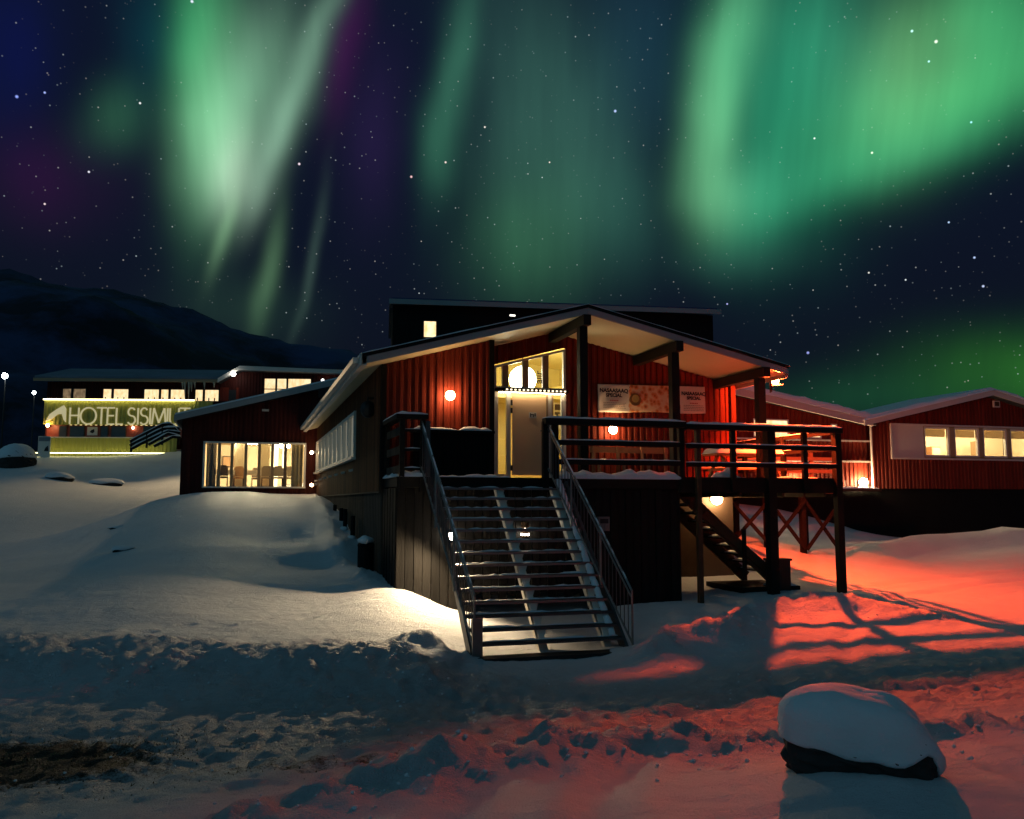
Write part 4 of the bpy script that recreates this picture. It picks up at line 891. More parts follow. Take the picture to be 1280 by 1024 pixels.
# ---------------------------------------------------------------- window unit with a lit room
def wunit(parent, x0, x1, y, z0, z1, fm=WHITE, fw=.06, gm=GLASS, name='window', d=.09):
    f = MB(); f.box(x0, x0 + fw, y - .03, y + d, z0, z1); f.box(x1 - fw, x1, y - .03, y + d, z0, z1); f.box(x0 + fw, x1 - fw, y - .03, y + d, z0, z0 + fw); f.box(x0 + fw, x1 - fw, y - .03, y + d, z1 - fw, z1)
    o = f.build(name, fm, parent); p = MB(); p.box(x0 + fw, x1 - fw, y + .02, y + .03, z0 + fw, z1 - fw); p.build('pane', gm, o); return o
def roomshell(parent, x0, x1, y0, y1, z0, z1, m_, fm=WOODF):
    w = MB(); w.quad((x0, y1, z0), (x1, y1, z0), (x1, y1, z1), (x0, y1, z1)); w.quad((x0, y0, z0), (x0, y1, z0), (x0, y1, z1), (x0, y0, z1)); w.quad((x1, y0, z0), (x1, y1, z0), (x1, y1, z1), (x1, y0, z1)); w.quad((x0, y0, z1), (x1, y0, z1), (x1, y1, z1), (x0, y1, z1))
    w.build('room_wall', m_, parent); w = MB(); w.quad((x0, y0, z0), (x1, y0, z0), (x1, y1, z0), (x0, y1, z0)); w.build('room_floor', fm, parent)

# ---------------------------------------------------------------- restaurant wing
wg = root('restaurant_wing', (0, 34.5, 2.6), 'low dark red wing with a broad lit dining room window under a sloping roof', 'building')
ws = lambda x: 5.52 + (x + 2.35) * .267
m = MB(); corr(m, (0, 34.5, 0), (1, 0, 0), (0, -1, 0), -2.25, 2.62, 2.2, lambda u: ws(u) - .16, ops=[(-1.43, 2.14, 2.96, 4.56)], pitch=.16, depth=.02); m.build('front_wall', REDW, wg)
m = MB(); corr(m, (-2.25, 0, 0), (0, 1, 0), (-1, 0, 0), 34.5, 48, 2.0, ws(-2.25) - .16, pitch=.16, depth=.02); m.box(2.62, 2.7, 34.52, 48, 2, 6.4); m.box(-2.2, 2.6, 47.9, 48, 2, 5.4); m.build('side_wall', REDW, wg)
m = MB(); m.prism([(-2.45, 34.1, ws(-2.45) - .12), (3.9, 34.1, ws(3.9) - .12), (3.9, 34.1, ws(3.9) + .02), (-2.45, 34.1, ws(-2.45) + .02)], (0, 14.2, 0)); rf = m.build('roof', ROOF, wg)
m = MB(); m.prism([(-2.52, 34.02, ws(-2.52) - .16), (3.9, 34.02, ws(3.9) - .16), (3.9, 34.02, ws(3.9) + .06), (-2.52, 34.02, ws(-2.52) + .06)], (0, .06, 0)); m.box(-2.53, -2.46, 34.1, 48.2, ws(-2.5) - .17, ws(-2.5) + .06); m.build('fascia', FASC, rf)
m = MB(); m.prism([(-2.5, 34.05, ws(-2.5) + .065), (3.9, 34.05, ws(3.9) + .065), (3.9, 34.05, ws(3.9) + .12), (-2.5, 34.05, ws(-2.5) + .12)], (0, 14.1, 0)); m.build('roof_snow', SNOW, rf)
m = MB(); m.box(-1.50, 2.21, 34.38, 34.56, 4.56, 4.62); m.box(-1.50, 2.21, 34.36, 34.56, 2.90, 2.958); m.box(-1.50, -1.43, 34.4, 34.56, 2.96, 4.56); m.box(2.14, 2.21, 34.4, 34.56, 2.96, 4.56); fo2 = m.build('window_frame', WHITE, wg)
for xx in (-.93, -.48, .02, .50, .98, 1.45): m = MB(); m.box(xx - .055, xx + .055, 34.44, 34.56, 2.96, 4.56); m.build('mullion', TANF if xx < 1.4 else BROWNF, fo2)
xs = [-1.43, -.93, -.48, .02, .50, .98, 1.45, 2.14]
for a, b in zip(xs, xs[1:]): m = MB(); m.box(a + .056, b - .056, 34.50, 34.508, 2.96, 4.56); m.build('pane', GLASS, fo2)
roomshell(wg, -2.15, 2.55, 34.60, 42, 2.85, 4.95, CREAM)
m = MB(); m.box(-2.2, 2.6, 34.56, 34.59, 4.63, 4.95); m.box(-2.2, -1.45, 34.56, 34.59, 2.85, 4.63); m.box(2.16, 2.6, 34.56, 34.59, 2.85, 4.63); m.build('room_wall', CREAM, wg)
def curtain(x0, x1, y, z0, z1, m_, label):
    c = MB(); n = 26; vs = []
    for z in (z0, z1):
        for i in range(n + 1): u = i / n; vs.append((x0 + (x1 - x0) * u, y + .035 * math.sin(u * (x1 - x0) * 42) + .01 * math.sin(u * 40), z))
    c.add(vs, [(i, i + 1, n + 2 + i, n + 1 + i) for i in range(n)]); o = c.build('curtain', m_); sd = o.modifiers.new('t', 'SOLIDIFY'); sd.thickness = .006; return tag(o, label, 'curtain')
curtain(-1.38, -1.04, 34.72, 2.92, 4.6, GCURT, 'grey curtain drawn at the left end of the dining room window')
curtain(1.70, 2.12, 34.72, 2.92, 4.6, CURT, 'beige pleated curtain at the right end of the dining room window')
for xx, w, lb in ((-.22, .30, 'second from the left'), (.74, .26, 'right of the middle')):
    m = MB(); m.box(xx - w / 2 - .05, xx + w / 2 + .05, 36.4, 36.8, 2.86, 4.94); o = m.build('room_pillar', CREAM); tag(o, 'square cream pillar inside the dining room, ' + ('behind the left panes' if xx < 0 else 'behind the right panes'), 'pillar')
    s = MB(); s.box(xx - w / 2 - .07, xx + w / 2 + .07, 36.38, 36.82, 2.86, 2.98); s.build('plinth', WHITE, o)
for i, (xx, yy) in enumerate(((-.75, 36.5), (.22, 37.2), (1.15, 36.6), (1.6, 39))):
    o = root('ceiling_lamp', (xx, yy, 4.94), ['square ceiling light over the left of the dining room', 'square ceiling light at the middle of the dining room', 'square ceiling light by the right dining chairs', 'square ceiling light deep in the right of the dining room'][i], 'lamp', 'dining room ceiling lights')
    m = MB(); m.box(xx - .22, xx + .22, yy - .22, yy + .22, 4.72, 4.925); m.build('diffuser', CEILW, o); m = MB(); m.box(xx - .24, xx + .24, yy - .24, yy + .24, 4.926, 4.945); m.build('frame', WHITE, o)
wb = root('bright_partition', (1.28, 38, 2.86), 'white panel with an added glow standing deep in the dining room on the right', 'panel')
m = MB(); m.box(1.12, 1.30, 37.8, 37.9, 2.86, 4.9); m.box(1.48, 1.60, 37.8, 37.9, 2.86, 4.9); m.build('panel_face', emis('panel_added_glow', (1, .86, .6), 1.6), wb)  # panel brightness is put in as emission of its own
pic = root('wall_picture', (-.7, 41.9, 4), 'brown framed picture on the back wall of the dining room', 'picture')
m = MB(); m.box(-1.0, -.45, 41.85, 41.9, 3.95, 4.45); m.build('frame', BROWNF, pic); m = MB(); m.box(-.95, -.5, 41.83, 41.848, 4.0, 4.4); m.build('print', WOODF, pic)
def dtable(x, y, label):
    o = root('dining_table', (x, y, 2.86), label, 'table', 'dining tables'); m = MB(); m.box(x - .35, x + .35, y - .35, y + .35, 3.56, 3.60); m.build('tabletop', WOODF, o)
    for a, b in ((-1, -1), (1, -1), (1, 1), (-1, 1)): m = MB(); m.box(x + a * .3 - .025, x + a * .3 + .025, y + b * .3 - .025, y + b * .3 + .025, 2.86, 3.56); m.build('leg', BROWNF, o)
    m = MB(); m.box(x - .36, x + .36, y - .36, y + .36, 3.603, 3.61); m.box(x - .36, x + .36, y - .366, y - .361, 3.42, 3.61); q = m.build('tablecloth', CLOTH, None); tag(q, 'white cloth over the ' + label, 'tablecloth')
dtable(-.72, 35.9, 'dining table behind the second pane from the left'); dtable(.25, 36.2, 'dining table behind the middle pane'); dtable(1.25, 36.1, 'dining table between the chairs on the right')
def dchair(x, y, f, m_, label):
    o = root('dining_chair', (x, y, 2.86), label, 'chair', 'dining chairs')
    m = MB(); m.box(x - .2, x + .2, y - .2, y + .2, 3.28, 3.34); m.build('seat', m_, o)
    yb = y - f * .2; m = MB(); m.prism([(x - .19, yb - .02, 3.36), (x + .19, yb - .02, 3.36), (x + .19, yb - .02, 3.66), (x + .12, yb - .02, 3.76), (x - .12, yb - .02, 3.76), (x - .19, yb - .02, 3.66)], (0, .05, 0)); m.build('backrest', m_, o)
    for a, b in ((-1, -1), (1, -1), (1, 1), (-1, 1)): m = MB(); m.box(x + a * .17 - .018, x + a * .17 + .018, y + b * .17 - .018, y + b * .17 + .018, 2.86, 3.28); m.build('leg', BROWNF, o)
dchair(.80, 35.3, 1, CURT, 'beige dining chair with its rounded back to the window, left of the pair'); dchair(1.22, 35.25, 1, CURT, 'beige dining chair with its rounded back to the window, beside the bright panel')
dchair(1.60, 35.5, 1, CURT, 'beige dining chair half behind the brown mullion'); dchair(-.22, 35.9, 1, WOODF, 'light wooden dining chair near the left pillar'); dchair(-.80, 35.0, 1, BROWNF, 'dark dining chair at the left table'); dchair(.45, 37.0, -1, BROWNF, 'dark dining chair behind the middle table')
m = MB(); m.box(.55, .80, 34.42, 34.49, 5.80, 5.88); o = m.build('bulkhead_light', FASCW); tag(o, 'small unlit white fitting high on the dark wing wall', 'light fitting')
for yy, z, lb in ((33.9, 4.28, 'upper'), (33.6, 3.06, 'lower')):
    o = root('corner_spotlight', (2.55, yy, z), lb + ' small white spotlight at the far end of the long wall', 'lamp', 'spotlights on the far end of the long wall')
    m = MB(); m.tube([(2.63, yy, z), (2.42, yy - .05, z - .04)], .05, 10); m.build('housing', FASCW, o); m = MB(); m.ball((2.38, yy - .06, z - .05), .06, 10, 8); m.build('bulb', emis('spot_glow', (1, .66, .36), 60) if lb == 'upper' else bpy.data.materials['spot_glow'], o)

# ---------------------------------------------------------------- annex between lodge and gabled house
ax = root('annex', (18, 30, 2.5), 'long red annex with a sloping snowy roof joining the lodge to the gabled house', 'building')
az_ = lambda x: 6.44 - (x - 19.5) * .172
m = MB(); corr(m, (0, 30, 0), (1, 0, 0), (0, -1, 0), 11.7, 24.3, 2.9, lambda u: az_(u) - .2, ops=[(18.9, 20.5, 4.9, 5.62), (21.0, 22.0, 4.9, 5.45), (22.45, 22.75, 4.9, 5.5)], pitch=.19, depth=.04); m.build('front_wall', RED, ax)
m = MB(); m.box(11.7, 24.3, 30.05, 30.2, 0, 2.89); m.build('plinth_wall', BLACK, ax)
m = MB(); m.prism([(11.7, 29.6, az_(11.7) - .16), (24.35, 29.6, az_(24.35) - .16), (24.35, 29.6, az_(24.35)), (11.7, 29.6, az_(11.7))], (0, 9, 0)); rf = m.build('roof', ROOF, ax)
m = MB(); m.prism([(11.7, 29.5, az_(11.7) - .24), (24.1, 29.5, az_(24.1) - .24), (24.1, 29.5, az_(24.1) + .02), (11.7, 29.5, az_(11.7) + .02)], (0, .09, 0)); m.build('fascia', PANEL, rf)
m = MB(); m.prism([(11.7, 29.7, az_(11.7) + .03), (24.4, 29.7, az_(24.4) + .03), (24.4, 29.7, az_(24.4) + .30), (11.7, 29.7, az_(11.7) + .30)], (0, 8.8, 0)); m.snowbar((12, 29.62, az_(12) + .03), (24.3, 29.62, az_(24.3) + .03), .3, .26, .25, .3); m.build('roof_snow', SNOW, rf)
ROOMG = emis_room('lamplit_room_glow', (.95, .55, .22), (1, .80, .48), 1.5, 2.4)
for a, b, z1 in ((18.9, 20.5, 5.62), (21.0, 22.0, 5.45), (22.45, 22.75, 5.5)): wunit(ax, a, b, 30, 4.9, z1, WHITE, .05, ROOMG)
m = MB(); m.box(17, 24.25, 29.88, 29.96, 4.80, 4.86); m.box(17, 24.25, 29.86, 29.96, 3.97, 4.03); m.build('wall_trim', PANEL, ax)
m = MB(); m.box(17, 24.2, 29.3, 29.95, 2.80, 2.90); q = m.build('ledge', TIMB2, ax); s = MB(); s.snowbar((17, 29.5, 2.90), (24.1, 29.5, 2.90), .4, .07, .2, .5); s.build('ledge_snow', SNOW, q)
for i in range(6): m = MB(); m.box(20.9 + i * .55, 20.95 + i * .55, 29.35, 29.40, 2.9, 3.22); m.build('ledge_post', PANEL, ax)

# ---------------------------------------------------------------- gabled house on the right
gb = root('gabled_house', (24.3, 30, 1), 'dark red gabled house on a black plinth with a row of lit windows', 'building')
gs = lambda x: 7.06 - .222 * abs(x - 30.2)
m = MB(); corr(m, (0, 30, 0), (1, 0, 0), (0, -1, 0), 24.15, 36.2, 2.93, lambda u: gs(u) - .17, ops=[(25.35, 34.6, 4.20, 5.56)], pitch=.19, depth=.04); m.build('front_wall', RED, gb)
m = MB(); m.box(24.2, 36.2, 30.06, 30.3, -.5, 2.92); m.box(24.2, 24.3, 30.3, 34.3, -.5, 2.92); m.build('plinth_wall', BLACK, gb)
m = MB(); m.box(24.1, 24.14, 30.0, 34.3, 2.93, 5.5); m.box(36.2, 36.3, 30, 34.3, 0, 5.5); m.box(24.2, 36.2, 34.2, 34.3, 0, 5.4); m.build('side_wall', RED, gb)
def gp(a, b, d0, d1, y, dy, mbx): mbx.prism([(a, y, gs(a) + d0), (b, y, gs(b) + d0), (b, y, gs(b) + d1), (a, y, gs(a) + d1)], (0, dy, 0))
m = MB(); gp(23.7, 30.2, -.14, 0, 29.5, 5, m); gp(30.2, 36.8, -.14, 0, 29.5, 5, m); rf = m.build('roof', ROOF, gb)
m = MB(); gp(23.65, 30.198, -.19, .02, 29.42, .07, m); gp(30.202, 36.8, -.19, .02, 29.42, .07, m); m.build('fascia', PANEL, rf)
m = MB(); gp(23.7, 30.2, .022, .17, 29.55, 4.8, m); gp(30.2, 36.8, .022, .15, 29.55, 4.8, m); m.snowbar((23.6, 29.5, gs(23.6) + .02), (30.2, 29.5, 7.09), .25, .13, .3, .7); m.snowbar((30.2, 29.5, 7.09), (36.8, 29.5, gs(36.8) + .02), .25, .13, .3, .7); m.build('roof_snow', SNOW, rf)
m = MB(); m.box(25.35, 26.925, 29.95, 30.07, 4.205, 5.527); m.build('blank_window_panel', PANEL, gb)
m = MB(); m.box(25.27, 34.6, 29.90, 30.02, 5.53, 5.60); m.box(25.27, 34.6, 29.88, 30.02, 4.13, 4.20); m.box(25.27, 25.34, 29.9, 30.02, 4.20, 5.53); m.build('window_surround', PANEL, gb)
xw_ = [(26.97, 28.27), (28.52, 29.80), (30.02, 31.30), (31.48, 32.8), (33.0, 34.3)]
for a, b in xw_: wunit(gb, a, b, 30, 4.26, 5.50, WHITE, .07)
for a, b in ((26.925, 26.965), (28.275, 28.515), (29.805, 30.015), (31.305, 31.475), (32.805, 32.995), (34.305, 34.6)): m = MB(); m.box(a, b, 29.94, 30.06, 4.205, 5.525); m.build('window_post', TANF, gb)
m = MB(); m.box(26.97, 34.3, 29.94, 30.06, 4.205, 4.258); m.box(26.97, 34.3, 29.94, 30.06, 5.503, 5.528); m.build('window_rail', TANF, gb)
roomshell(gb, 26.0, 35.5, 30.15, 34.0, 3.6, 5.9, CREAM)
for a, b in xw_: m = MB(); m.box(a + .08, b - .08, 30.12, 30.14, 5.10, 5.44); q = m.build('roller_blind', BLIND, gb)
for i, xx in enumerate((27.6, 29.2, 30.7, 32.2, 33.8)):
    o = root('room_ceiling_lamp', (xx, 31.6, 5.8), ['ceiling light behind the first lit pane of the gabled house', 'ceiling light behind the second lit pane of the gabled house', 'ceiling light behind the third lit pane of the gabled house', 'ceiling light behind the fourth lit pane at the frame edge', 'ceiling light beyond the frame edge of the gabled house'][i], 'lamp', 'ceiling lights of the gabled house')
    m = MB(); m.ball((xx, 31.6, 5.72), .17, 14, 10); m.build('globe', emis('room_bulb_glow', (1, .80, .48), 230) if i == 0 else bpy.data.materials['room_bulb_glow'], o); m = MB(); m.tube([(xx, 31.6, 5.86), (xx, 31.6, 5.9)], .05); m.build('mount', WHITE, o)
o = root('floor_lamp', (27.3, 31.2, 3.6), 'small dark floor lamp standing behind the first lit pane of the gabled house', 'lamp'); m = MB(); m.tube([(27.3, 31.0, 3.6), (27.3, 31.0, 4.7)], .02); m.build('pole', DARKM, o); m = MB(); m.tube([(27.3, 31, 4.62), (27.3, 31, 4.8)], [.13, .07], 10); m.build('shade', DARKM, o)
curtain(31.52, 31.8, 30.4, 4.2, 5.5, CURT, 'pale curtain at the left side of the fourth lit pane of the gabled house')
o = root('desk', (30.6, 31, 3.6), 'low desk behind the third lit pane of the gabled house', 'desk'); m = MB(); m.box(30.2, 31.2, 30.7, 31.3, 4.28, 4.34); m.build('desktop', BROWNF, o); m = MB(); m.box(30.25, 30.35, 30.75, 31.25, 3.6, 4.28); m.box(31.05, 31.15, 30.75, 31.25, 3.6, 4.28); m.build('pedestal', BROWNF, o)
m = MB(); m.box(28.85, 29.2, 32.6, 32.65, 4.5, 5.1); o = m.build('wall_picture', BROWNF); tag(o, 'grey picture on the wall behind the second lit pane of the gabled house', 'picture')
m = MB(); m.box(30.62, 30.95, 29.88, 29.955, 6.42, 6.70); q = m.build('gable_vent', PANEL, gb); m = MB(); m.box(30.67, 30.90, 29.87, 29.879, 6.47, 6.65); m.build('vent_grille', TIMB2, q)
m = MB(); m.tube([(24.25, 29.85, 5.55), (24.25, 29.85, 2.9)], .045, 8); m.build('downpipe', PANEL, gb)

DSNOW = mat('darker_roof_snow', (.16, .19, .24), .8, .4, .5)  # hotel roof snow, darker than the other snow
BSNOW = mat('dark_blue_roof_snow', (.03, .045, .14), .6, .2, 1.)  # rear block roof snow, coloured deep blue
# ---------------------------------------------------------------- tall block behind
bb = root('rear_block', (6.5, 42, 3), 'tall black block with a snowy roof rising behind the lodge', 'building', rz=-8.5)
def LB(o, mb, name, m_, par=None): return mb.build(name, m_, par or o, local=True)
m = MB(); m.box(.15, 16.5, .15, 9, 0, 8.95); LB(bb, m, 'wall', BLACK)
m = MB(); m.prism([(0, -.25, 8.98), (16.75, -.25, 8.98), (16.75, 4.5, 9.75), (0, 4.5, 9.75)], (0, 0, .14)); m.prism([(0, 4.5, 9.75), (16.75, 4.5, 9.75), (16.75, 9.3, 8.98), (0, 9.3, 8.98)], (0, 0, .14)); rf = LB(bb, m, 'roof', ROOF)
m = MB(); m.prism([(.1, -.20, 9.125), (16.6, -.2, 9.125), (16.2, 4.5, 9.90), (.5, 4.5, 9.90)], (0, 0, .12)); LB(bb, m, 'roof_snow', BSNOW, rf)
m = MB(); m.box(-.03, 16.78, -.33, -.255, 8.92, 9.16); LB(bb, m, 'fascia', FASC, rf)
f = MB(); f.box(1.62, 2.32, .06, .14, 7.35, 8.22); q = LB(bb, f, 'window', DARKM); m = MB(); m.box(1.68, 2.26, .04, .055, 7.4, 8.17); LB(bb, m, 'pane', ROOMG, q)
o = root('gable_spotlight', (12.4, 40.7, 11.2), 'tiny white spotlight on the black block just above the lodge roof line', 'lamp'); m = MB(); m.box(12.2, 12.55, 40.75, 40.9, 11.45, 11.55); m.build('housing', DARKM, o); m = MB(); m.box(12.22, 12.50, 40.7, 40.745, 11.46, 11.54); m.build('lens', emis('dim_lens', (1, .97, .85), 2.0), o)

# ---------------------------------------------------------------- hotel
hs = .0573
ht = root('hotel', (-14.34, 70, 0), 'two storey hotel with a lime cladding band, lit upper windows and snowy roof', 'building', rz=-13.2)
U = lambda px: (px - 50) * .0567
Zp = lambda py: 2.4 + (627 - py) * hs
m = MB(); corr(m, (0, 0, 0), (1, 0, 0), (0, -1, 0), U(60), U(276), Zp(501), Zp(477), ops=[(U(a), U(b), Zp(500), Zp(485)) for a, b in ((79, 90), (92, 108), (129, 140), (142, 161), (180, 199), (201, 211), (213, 232), (244, 254), (256, 274))], pitch=.2, depth=.03); LB(ht, m, 'upper_wall', REDW)
m = MB(); corr(m, (0, -.35, 0), (1, 0, 0), (0, -1, 0), U(60), U(268), Zp(531.5), Zp(501.2), pitch=.28, depth=.05); m.box(U(60), U(268), -.34, -.002, Zp(531.5), Zp(530.7)); m.box(U(60), U(268), -.37, -.002, Zp(501.4), Zp(501)); band = LB(ht, m, 'sign_band', LIME)
m = MB(); m.box(U(60), U(246), -.58, -.52, Zp(501.3), Zp(499.8)); LB(ht, m, 'led_strip', LED, band); 
m = MB(); m.box(U(60), U(246), -.60, -.36, Zp(499.7), Zp(499.3)); LB(ht, m, 'led_bracket', WHITE, band)
m = MB(); m.box(U(60), U(268), .02, .12, Zp(547), Zp(532)); LB(ht, m, 'lower_wall', mat('red_lower_wall', (.28, .06, .035), .5, .1, 1.), None)
m = MB(); corr(m, (0, -.30, 0), (1, 0, 0), (0, -1, 0), U(58), U(225), Zp(572), Zp(548.2), pitch=.28, depth=.05); q = LB(ht, m, 'plinth_cladding', LIME)
m = MB(); m.box(U(57), U(226), -.42, .0, Zp(548.1), Zp(547)); s = LB(ht, m, 'plinth_ledge', WHITE, q); m = MB(); m.box(U(57), U(226), -.95, -.90, Zp(568), Zp(567)); LB(ht, m, 'led_strip', LED2, q)
m = MB(); m.box(U(60), U(60) + .1, .01, 9, Zp(575), Zp(477)); m.box(U(275), U(278), .1, 9, Zp(575), Zp(470)); m.box(U(60), U(275), 8.9, 9, Zp(575), Zp(477)); LB(ht, m, 'side_wall', REDW)
ROOMH = emis_room('hotel_room_glow', (1, .62, .28), (1, .84, .50), 1.15, 3.0); ROOMD = emis_room('hotel_dim_room', (.10, .06, .03), (.36, .24, .13), .8, 3.0)
for a, b, dim in ((79, 90, 1), (92, 108, 1), (129, 140, 0), (142, 161, 0), (180, 199, 0), (201, 211, 0), (213, 232, 0), (244, 254, 0), (256, 274, 0)):
    f = MB(); x0, x1, z0, z1 = U(a), U(b), Zp(500), Zp(485)
    f.box(x0 - .04, x0 + .03, -.05, .06, z0, z1); f.box(x1 - .03, x1 + .04, -.05, .06, z0, z1); f.box(x0 + .03, x1 - .03, -.05, .06, z1 - .06, z1 + .0); w = LB(ht, f, 'window', DARKM)
    p = MB(); p.box(x0 + .03, x1 - .03, .0, .02, z0, z1 - .06); LB(ht, p, 'pane', ROOMD if dim else ROOMH, w)
    if not dim:
        p = MB()
        for k in range(1 + (b - a > 15)): xx = x0 + (x1 - x0) * (.3 + .4 * k); p.tube([(xx, -.03, z0), (xx, -.03, z0 + .16), (xx, -.03, z0 + .24)], [.035, .05, .015], 6)
        LB(ht, p, 'sill_ornament', DARKM, w)
for a, b in ((78, 86), (91, 108), (129, 137), (142, 159), (182, 200)):
    f = MB(); f.box(U(a) - .06, U(b) + .06, -.03, .018, Zp(547), Zp(532.5)); w = LB(ht, f, 'window', TIMB2 if a != 142 else TIMB2); p = MB(); p.box(U(a), U(b), -.045, -.032, Zp(546.5), Zp(533.5)); LB(ht, p, 'pane', DGLASS, w)
f = MB(); f.box(U(112), U(124.5), -.05, -.0, Zp(544.5), Zp(534)); po = LB(ht, f, 'poster', WHITE)
p = MB(); p.prism([(U(115), -.054, Zp(540.5)), (U(119), -.054, Zp(542)), (U(121), -.054, Zp(540)), (U(120.5), -.054, Zp(536.5)), (U(117), -.054, Zp(538))], (0, -.006, 0)); LB(ht, p, 'poster_print', DARKM, po)
m = MB()
for i in range(26): m.box(U(92 + i * 6.2), U(94.5 + i * 6.2), -.32, -.26, Zp(532.3), Zp(531.6))
LB(ht, m, 'soffit_stud', emis('soffit_glow', (1, .75, .3), .9))
# hotel roofs
m = MB(); e0, e1 = U(50), U(277); m.prism([(e0, -.8, Zp(474)), (e1, -.8, Zp(474)), (e1, 4.2, Zp(452)), (e0 + .3, 4.2, Zp(452))], (0, 0, -.18)); m.prism([(e0 + .3, 4.2, Zp(452)), (e1, 4.2, Zp(452)), (e1, 9.5, Zp(474)), (e0, 9.5, Zp(474))], (0, 0, -.18)); rf = LB(ht, m, 'roof', ROOF)
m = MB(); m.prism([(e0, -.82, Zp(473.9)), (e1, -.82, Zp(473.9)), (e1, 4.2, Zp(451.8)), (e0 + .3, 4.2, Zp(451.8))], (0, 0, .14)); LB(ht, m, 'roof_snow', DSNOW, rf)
m = MB(); m.box(e0 - .05, e1, -.9, -.825, Zp(478), Zp(474.4)); LB(ht, m, 'eave_fascia', TANF, rf)
ICE = mat('ice', (.5, .42, .3), .2, .1)
for a, ln in ((232, 10), (235, 20), (240, 22), (243, 12), (247, 8), (259, 9), (271, 7)): m = MB(); m.tube([(U(a), -.82, Zp(478)), (U(a) + .03, -.84, Zp(478 + ln))], [.10, .01], 6); LB(ht, m, 'icicle', ICE, rf)

# gabled end volume of the hotel
rg_ = [(U(276), Zp(475)), (U(303), Zp(459)), (U(440), Zp(463))]
m = MB(); corr(m, (0, -.1, 0), (1, 0, 0), (0, -1, 0), U(276), U(440), 6.5, lambda u: float(np.interp(u, [p[0] for p in rg_], [p[1] for p in rg_])) - .12, ops=[(U(331), U(391), Zp(492), Zp(471))], pitch=.22, depth=.03); LB(ht, m, 'end_wall', REDW)
m = MB(); m.prism([(rg_[0][0], -.9, rg_[0][1]), (rg_[1][0], -.9, rg_[1][1]), (rg_[2][0], -.9, rg_[2][1]), (rg_[2][0], -.9, rg_[2][1] - .16), (rg_[1][0], -.9, rg_[1][1] - .2), (rg_[0][0], -.9, rg_[0][1] - .2)], (0, 10, 0)); rf2 = LB(ht, m, 'end_roof', ROOF)
m = MB(); m.prism([(rg_[0][0], -.96, rg_[0][1] + .1), (rg_[1][0], -.96, rg_[1][1] + .12), (rg_[2][0], -.96, rg_[2][1] + .1), (rg_[2][0], -.96, rg_[2][1] - .17), (rg_[1][0], -.96, rg_[1][1] - .2), (rg_[0][0], -.96, rg_[0][1] - .2)], (0, .05, 0)); LB(ht, m, 'end_fascia', FASCW, rf2)
for a, b in ((331, 346), (347, 360), (361, 391)):
    f = MB(); f.box(U(a) - .02, U(a) + .04, -.16, -.04, Zp(491.5), Zp(471)); f.box(U(b) - .04, U(b) + .02, -.16, -.04, Zp(491.5), Zp(471)); f.box(U(a) + .04, U(b) - .04, -.16, -.04, Zp(485), Zp(484)); w = LB(ht, f, 'window', DARKM)
    p = MB(); p.box(U(a) + .04, U(b) - .04, -.09, -.08, Zp(491.5), Zp(471.2)); LB(ht, p, 'pane', ROOMH, w)
f = MB(); f.box(U(287), U(296), -.16, -.14, Zp(500), Zp(486)); w = LB(ht, f, 'door', DARKM)
m = MB(); m.box(U(276), U(287) - .01, -.155, -.145, Zp(500), Zp(483)); m.box(U(296) + .01, U(300), -.155, -.145, Zp(500), Zp(483)); LB(ht, m, 'red_door_panel', RED)
# hotel sign
sg = root('hotel_sign', (-14.34, 70, 0), 'raised pale lettering with a mountain mark on the lime band of the hotel', 'sign', rz=-13.2)
zl0, zl1 = Zp(531), Zp(510.5); LH = zl1 - zl0; LET = emis('sign_letter_glow', (1, .88, .50), .40)
def stroke(mb, pts, w=.105):
    for a, b in zip(pts, pts[1:]): mb.beam((a[0], -.47, a[1]), (b[0], -.47, b[1]), .07, w, up=(0, 1, 0)) if False else mb.beam((a[0], -.47, a[1]), (b[0], -.47, b[1]), w, .07, up=(0, -1, 0))
def letter(ch, x0, x1):
    mb = MB(); a, b = U(x0), U(x1); z = lambda t: zl0 + LH * t; x = lambda t: a + (b - a) * t
    arc = lambda cx, cz, rx, rz_, t0, t1, n=14: [(x(cx + rx * math.cos(R(t0 + (t1 - t0) * i / n))), z(cz + rz_ * math.sin(R(t0 + (t1 - t0) * i / n)))) for i in range(n + 1)]
    if ch == 'H': stroke(mb, [(x(0), z(0)), (x(0), z(1))]); stroke(mb, [(x(1), z(0)), (x(1), z(1))]); stroke(mb, [(x(0), z(.52)), (x(1), z(.52))])
    if ch == 'O': stroke(mb, arc(.5, .5, .5, .5, 0, 360, 28))
    if ch == 'T': stroke(mb, [(x(0), z(1)), (x(1), z(1))]); stroke(mb, [(x(.5), z(1)), (x(.5), z(0))])
    if ch == 'E': stroke(mb, [(x(1), z(1)), (x(0), z(1)), (x(0), z(0)), (x(1), z(0))]); stroke(mb, [(x(0), z(.52)), (x(.9), z(.52))])
    if ch == 'L': stroke(mb, [(x(0), z(1)), (x(0), z(0)), (x(1), z(0))])
    if ch == 'S': stroke(mb, arc(.5, .76, .42, .24, 30, 270, 12) + arc(.5, .26, .48, .26, 90, -150, 12))
    if ch == 'I': stroke(mb, [(x(.5), z(0)), (x(.5), z(1))])
    if ch == 'M': stroke(mb, [(x(0), z(0)), (x(.12), z(1)), (x(.5), z(.1)), (x(.88), z(1)), (x(1), z(0))])
    if ch == 'U': stroke(mb, [(x(0), z(1)), (x(0), z(.35))] + arc(.5, .35, .5, .35, 180, 360, 12) + [(x(1), z(1))])
    return mb.build('letter_' + ch.lower(), LET, sg, local=True)
